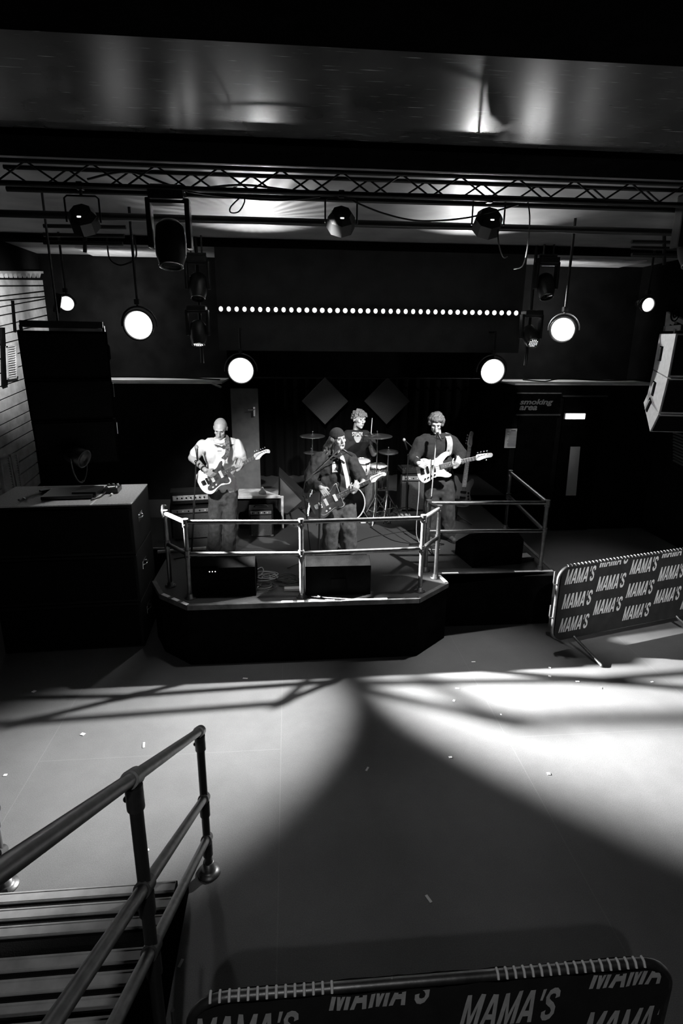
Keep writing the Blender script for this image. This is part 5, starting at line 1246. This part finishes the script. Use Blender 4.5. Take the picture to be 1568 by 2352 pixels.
for sx in (-1, 1): limb(tj, [D(815, 1092, .03)+Vector((sx*.11, 0, 0)), D(815, 1095, -.42)+Vector((sx*.24, 0, .0)), Vector((D(815, 1100, -.3).x+sx*.24, Y4-.38, ZS+.1))], (.12, .09, .075))
tj.ell(D(815, 1092, .05), (.19, .15, .1)); fused('trousers', tj, denim, pd, .014, fold=.005)
for sx in (-1, 1): shoe(pd, Vector((D(815, 1100, -.3).x+sx*.24, Y4-.38, ZS)), (0, -1), mat('shoe_black', .03, .6), darkcloth)
tag(MB().tube([wrD+Vector((.0, -.05, .0)), D(851, 1008, -.32), D(854.5, 960, -.35)], lambda t: .008-.003*t, 8).build('drumstick', maple), "pale drumstick raised in the drummer's hand", 'drumstick')
sto = thing('drum_stool', 'round drum stool under the drummer', 'stool', (D(815, 1100).x, Y4+.05, ZS)); sz = D(815, 1092, .03).z-.13
MB().lathe([(0, 0), (.17, 0), (.18, .03), (.16, .06), (0, .06)], 24, Matrix.Translation((D(815, 1100).x, Y4+.05, sz-.06))).build('seat', rubber, sto)
MB().cyl((D(815, 1100).x, Y4+.05, ZS+.15), (D(815, 1100).x, Y4+.05, sz-.05), .018).build('post', chrome, sto)
for k in range(3): a = 2*math.pi*k/3; MB().cyl((D(815, 1100).x, Y4+.05, ZS+.3), (D(815, 1100).x+.25*math.cos(a), Y4+.05+.25*math.sin(a), ZS+.01), .01).build('leg', chrome, sto)

# ============ drum kit
def drum(c, axis, r, h, label, shellm, lugs=8, cat='drum', name='tom_drum', headf=None, hoop=chrome):
    c = Vector(c); ax = Vector(axis).normalized(); M = frame(c, ax.orthogonal() if abs(ax.z) < .9 else (1, 0, 0), ax); t = thing(name, label, cat, c)
    MB().lathe([(r*.9, -h/2), (r, -h/2), (r, h/2), (r*.9, h/2)], 40, M).build('shell', shellm, t)
    for sz_ in (-1, 1):
        MB().lathe([(0, sz_*h/2+sz_*.002), (r*.99, sz_*h/2+sz_*.002), (r*.99, sz_*h/2-sz_*.004)], 40, M).build('drum_head', headf or printlight, t)
        MB().lathe([(r*1.0, sz_*(h/2-.018)), (r*1.05, sz_*(h/2-.018)), (r*1.05, sz_*(h/2+.012)), (r*1.0, sz_*(h/2+.012)), (r*1.0, sz_*(h/2-.018))], 40, M).build('hoop', hoop, t)
    for k in range(lugs):
        a = 2*math.pi*(k+.5)/lugs; x, y = math.cos(a), math.sin(a)
        m = MB().cyl(M @ Vector((x*r*1.06, y*r*1.06, -h/2-.01)), M @ Vector((x*r*1.06, y*r*1.06, h/2+.015)), .004, n=6)
        m.box((0, 0, 0), (.02, .022, .05), bev=.005, M=M @ Matrix.Rotation(a, 4, 'Z') @ Matrix.Translation((r*1.02, 0, 0))); m.build('lug', chrome, t)
    return t, M
kx = at(790, 1152, 8.45); kr = .29
kd, KM = drum((kx.x, 8.6, ZS+kr+.02), (.12, -1, 0), kr, .40, 'bass drum with black front head and pale hoop, half hidden behind the singer', drumwhite, 10, name='bass_drum', headf=black, hoop=printlight)
for sx in (-1, 1): MB().cyl(KM @ Vector((0, 0, 0))+Vector((sx*.27, 0, -.1)), (kx.x+sx*.42, 8.30, ZS+.005), .009).build('spur', chrome, kd)
sn, _ = drum(at(831, 1073, 8.6), (0, -.2, 1), .125, .20, 'white rack tom with chrome rims in front of the drummer', drumwhite)
MB().cyl(at(831, 1082, 8.63), (at(831, 1082, 8.63).x-.05, 8.63, ZS+.56), .013).build('tom_arm', chrome, sn)
fl_, _ = drum(at(866, 1094, 8.75), (0, -.1, 1), .15, .34, 'floor tom with dark shell beside the white rack tom', mat('drum_dark', .06, .3), name='floor_tom')
q = at(866, 1094, 8.75)
for k in range(3): a = 2*math.pi*k/3+.4; MB().cyl((q.x+.165*math.cos(a), 8.75+.165*math.sin(a), q.z-.05), (q.x+.165*math.cos(a), 8.75+.165*math.sin(a), ZS), .007).build('leg', chrome, fl_)
def cymbal(c, r, tilt, label, zfoot=ZS, spread=.26, hatt=False, dark=False):
    c = Vector(c); t = thing('hi_hat' if hatt else 'cymbal', label, 'cymbal', (c.x, c.y, ZS)); ax = Vector((tilt[0], tilt[1], 1)).normalized(); M = frame(c, (1, 0, 0), ax)
    pr = [(0, .022), (r*.12, .02), (r*.2, .006), (r*.6, 0), (r, -.010), (r, -.012), (r*.6, -.003), (r*.2, .002), (0, .012)]
    MB().lathe(pr, 40, M).build('plate', bronze, t)
    if hatt: MB().lathe(pr, 40, M @ Matrix.Translation((0, 0, -.03)) @ Matrix.Diagonal((1, 1, -1, 1))).build('plate', bronze, t)
    MB().cyl(c, c+ax*.06, .005).ell(c+ax*.06, .011).build('wing_nut', chrome, t)
    MB().cyl((c.x, c.y, ZS+.42), (c.x, c.y, c.z), .009).cyl((c.x, c.y, ZS+.12), (c.x, c.y, ZS+.75), .013).cyl((c.x, c.y, ZS+.72), (c.x, c.y, ZS+.77), .02).cyl((c.x, c.y, ZS+.4), (c.x, c.y, ZS+.45), .022).build('stand_tube', chrome, t)
    for k in range(3):
        a = 2*math.pi*k/3-1.9; f = Vector((c.x+spread*math.cos(a), c.y+spread*math.sin(a), ZS+.012)); kn = Vector((c.x, c.y, ZS+.42))
        lg = MB().cyl(kn, f, .009).cyl(Vector((c.x, c.y, ZS+.16)), kn.lerp(f, .6), .006); lg.build('leg', chrome, t); 
        MB().ell(f, .014).build('rubber_foot', rubber, t)
    if hatt: MB().box((c.x-.02, c.y-.16, ZS+.03), (.09, .28, .015), rot=(.12, 0, 0), bev=.004).cyl((c.x-.05, c.y-.02, ZS+.02), (c.x-.05, c.y-.02, ZS+.3), .006).cyl((c.x+.05, c.y-.02, ZS+.02), (c.x+.05, c.y-.02, ZS+.3), .006).build('pedal', chrome, t)
    return t
cymbal(at(867, 1000, 8.42), .22, (-.12, -.05), 'large thin crash cymbal in front of the drummer')
cymbal(at(892, 1036, 8.6), .155, (-.02, -.1), 'bright hi-hat cymbals on a tripod right of the drum kit', hatt=True)
cymbal(at(717, 1000, 9.0), .2, (.1, -.05), 'dark cymbal in shadow behind the singer, left of the kit')
cymbal(at(715, 1038, 9.1), .13, (0, -.05), 'small dark cymbal low in the shadow left of the kit')

# ============ microphone stands
def mic(t, p, d, s=1.0):
    p = Vector(p); d = Vector(d).normalized(); M = frame(p, d.orthogonal(), d)
    m = MB().lathe([(0, -.17*s), (.010*s, -.17*s), (.016*s, -.04*s), (.019*s, -.028*s)], 14, M); h = m.build('microphone', fixmat, t)
    MB().ell((0, 0, 0), (.025*s, .025*s, .028*s), M=M, n=14).build('mic_grille', mat('mic_mesh', .5, .4, .6, bump=.5, bump_scale=400), h)
def mic_stand(base, label, top, micp, micd, elbow=None, polem=fixmat, clutch=.55, boomm=None, round_base=False, tail=None):
    base = Vector(base); top = Vector(top); t = thing('microphone_stand', label, 'microphone stand', base)
    mid = base.lerp(top, clutch)
    MB().cyl(base+Vector((0, 0, .05)), mid, .012).cyl(mid-Vector((0, 0, .04)), mid+Vector((0, 0, .04)), .018).cyl(mid, top, .008).build('pole', polem, t)
    MB().ell(top, .02).build('clutch', chrome, t)
    if round_base: MB().lathe([(0, 0), (.13, 0), (.125, .015), (.02, .03), (.015, .06), (0, .06)], 28, Matrix.Translation(base)).build('base', fixmat, t)
    else:
        for k in range(3): a = 2*math.pi*k/3+.5; MB().cyl(base+Vector((0, 0, .1)), base+Vector((.28*math.cos(a), .28*math.sin(a), .01)), .009).build('leg', fixmat, t)
    if elbow is not None: MB().cyl(elbow, micp, .007).build('boom', boomm or steel, t)
    mic(t, micp, micd)
    return t
q = onz(452, 1266, ZS); m1 = at(451, 1027, 6.85)
mic_stand((q.x, 6.85, ZS), 'straight black microphone stand in front of the man in the white shirt', at(450, 1060, 6.85), m1, (-.1, .5, .9), polem=fixmat, clutch=.6)
t2 = at(736, 1112, 6.75); mb_ = at(783, 1029, 6.86)
mic_stand((at(731, 1270, 6.75).x, 6.75, ZS), "boom microphone stand reaching up to the singer's mouth", t2, mb_, (-.75, .35, .5), elbow=at(703, 1105, 6.72), round_base=False, clutch=.7)
MB_b = cable([mb_+Vector((.07, -.05, -.05)), at(770, 1052, 6.83), at(740, 1072, 6.80), at(705, 1100, 6.70), at(698, 1120, 6.70), at(696, 1140, 6.72), at(700, 1150, 6.74), onz(712, 1262, ZS+.005)], .006, "black lead wound along the singer's microphone boom")
m3 = at(1003, 991, 7.22)
mic_stand((at(984, 1262, 7.2).x, 7.2, ZS), 'microphone stand with a pale upright tube in front of the bassist', at(990, 1140, 7.2), m3, (-.2, .75, .6), elbow=at(990, 1140, 7.2), clutch=.6, boomm=mat('pale_tube', .5, .4))
m4 = at(938, 1020, 8.9)
mic_stand((at(932, 1175, 8.9).x, 8.9, ZS), 'dark boom microphone stand between the hi-hat and the bassist', at(937, 1045, 8.9), at(928, 1010, 8.85), (-.3, 0, .9), elbow=at(955, 1035, 8.9), clutch=.5)

# spare bass on a stand behind the bassist
SB0 = at(1062, 1128, 8.15); SB1 = at(1082, 985, 8.25)
MS = frame(SB0, (SB1-SB0), (.25, -1, .2))
guitar('spare dark bass guitar leaning upright on a stand behind the bassist', MS, mat('sunburst_dark', .05, .3), guard, kind='bass', strings=4, neckL=.58, s=.95, headm=mat('dull_maple', .22, .5), fretm=mat('dull_board', .18, .5))
gs = thing('guitar_stand', 'black stand holding the spare bass behind the bassist', 'guitar stand', (SB0.x, 8.3, ZS))
MB().cyl((SB0.x, 8.4, ZS+.02), (SB0.x+.02, 8.32, ZS+.6), .011).build('post', fixmat, gs)
for dx, dy in ((-.2, -.15), (.2, -.15), (0, .25)): MB().cyl((SB0.x, 8.38, ZS+.12), (SB0.x+dx, 8.35+dy, ZS+.01), .01).build('leg', fixmat, gs)
MB().tube([(SB0.x-.12, 8.06, SB0.z-.17), (SB0.x-.12, 8.3, SB0.z-.2), (SB0.x+.12, 8.3, SB0.z-.2), (SB0.x+.12, 8.06, SB0.z-.17)], .01).build('cradle', fixmat, gs)
#HAZE
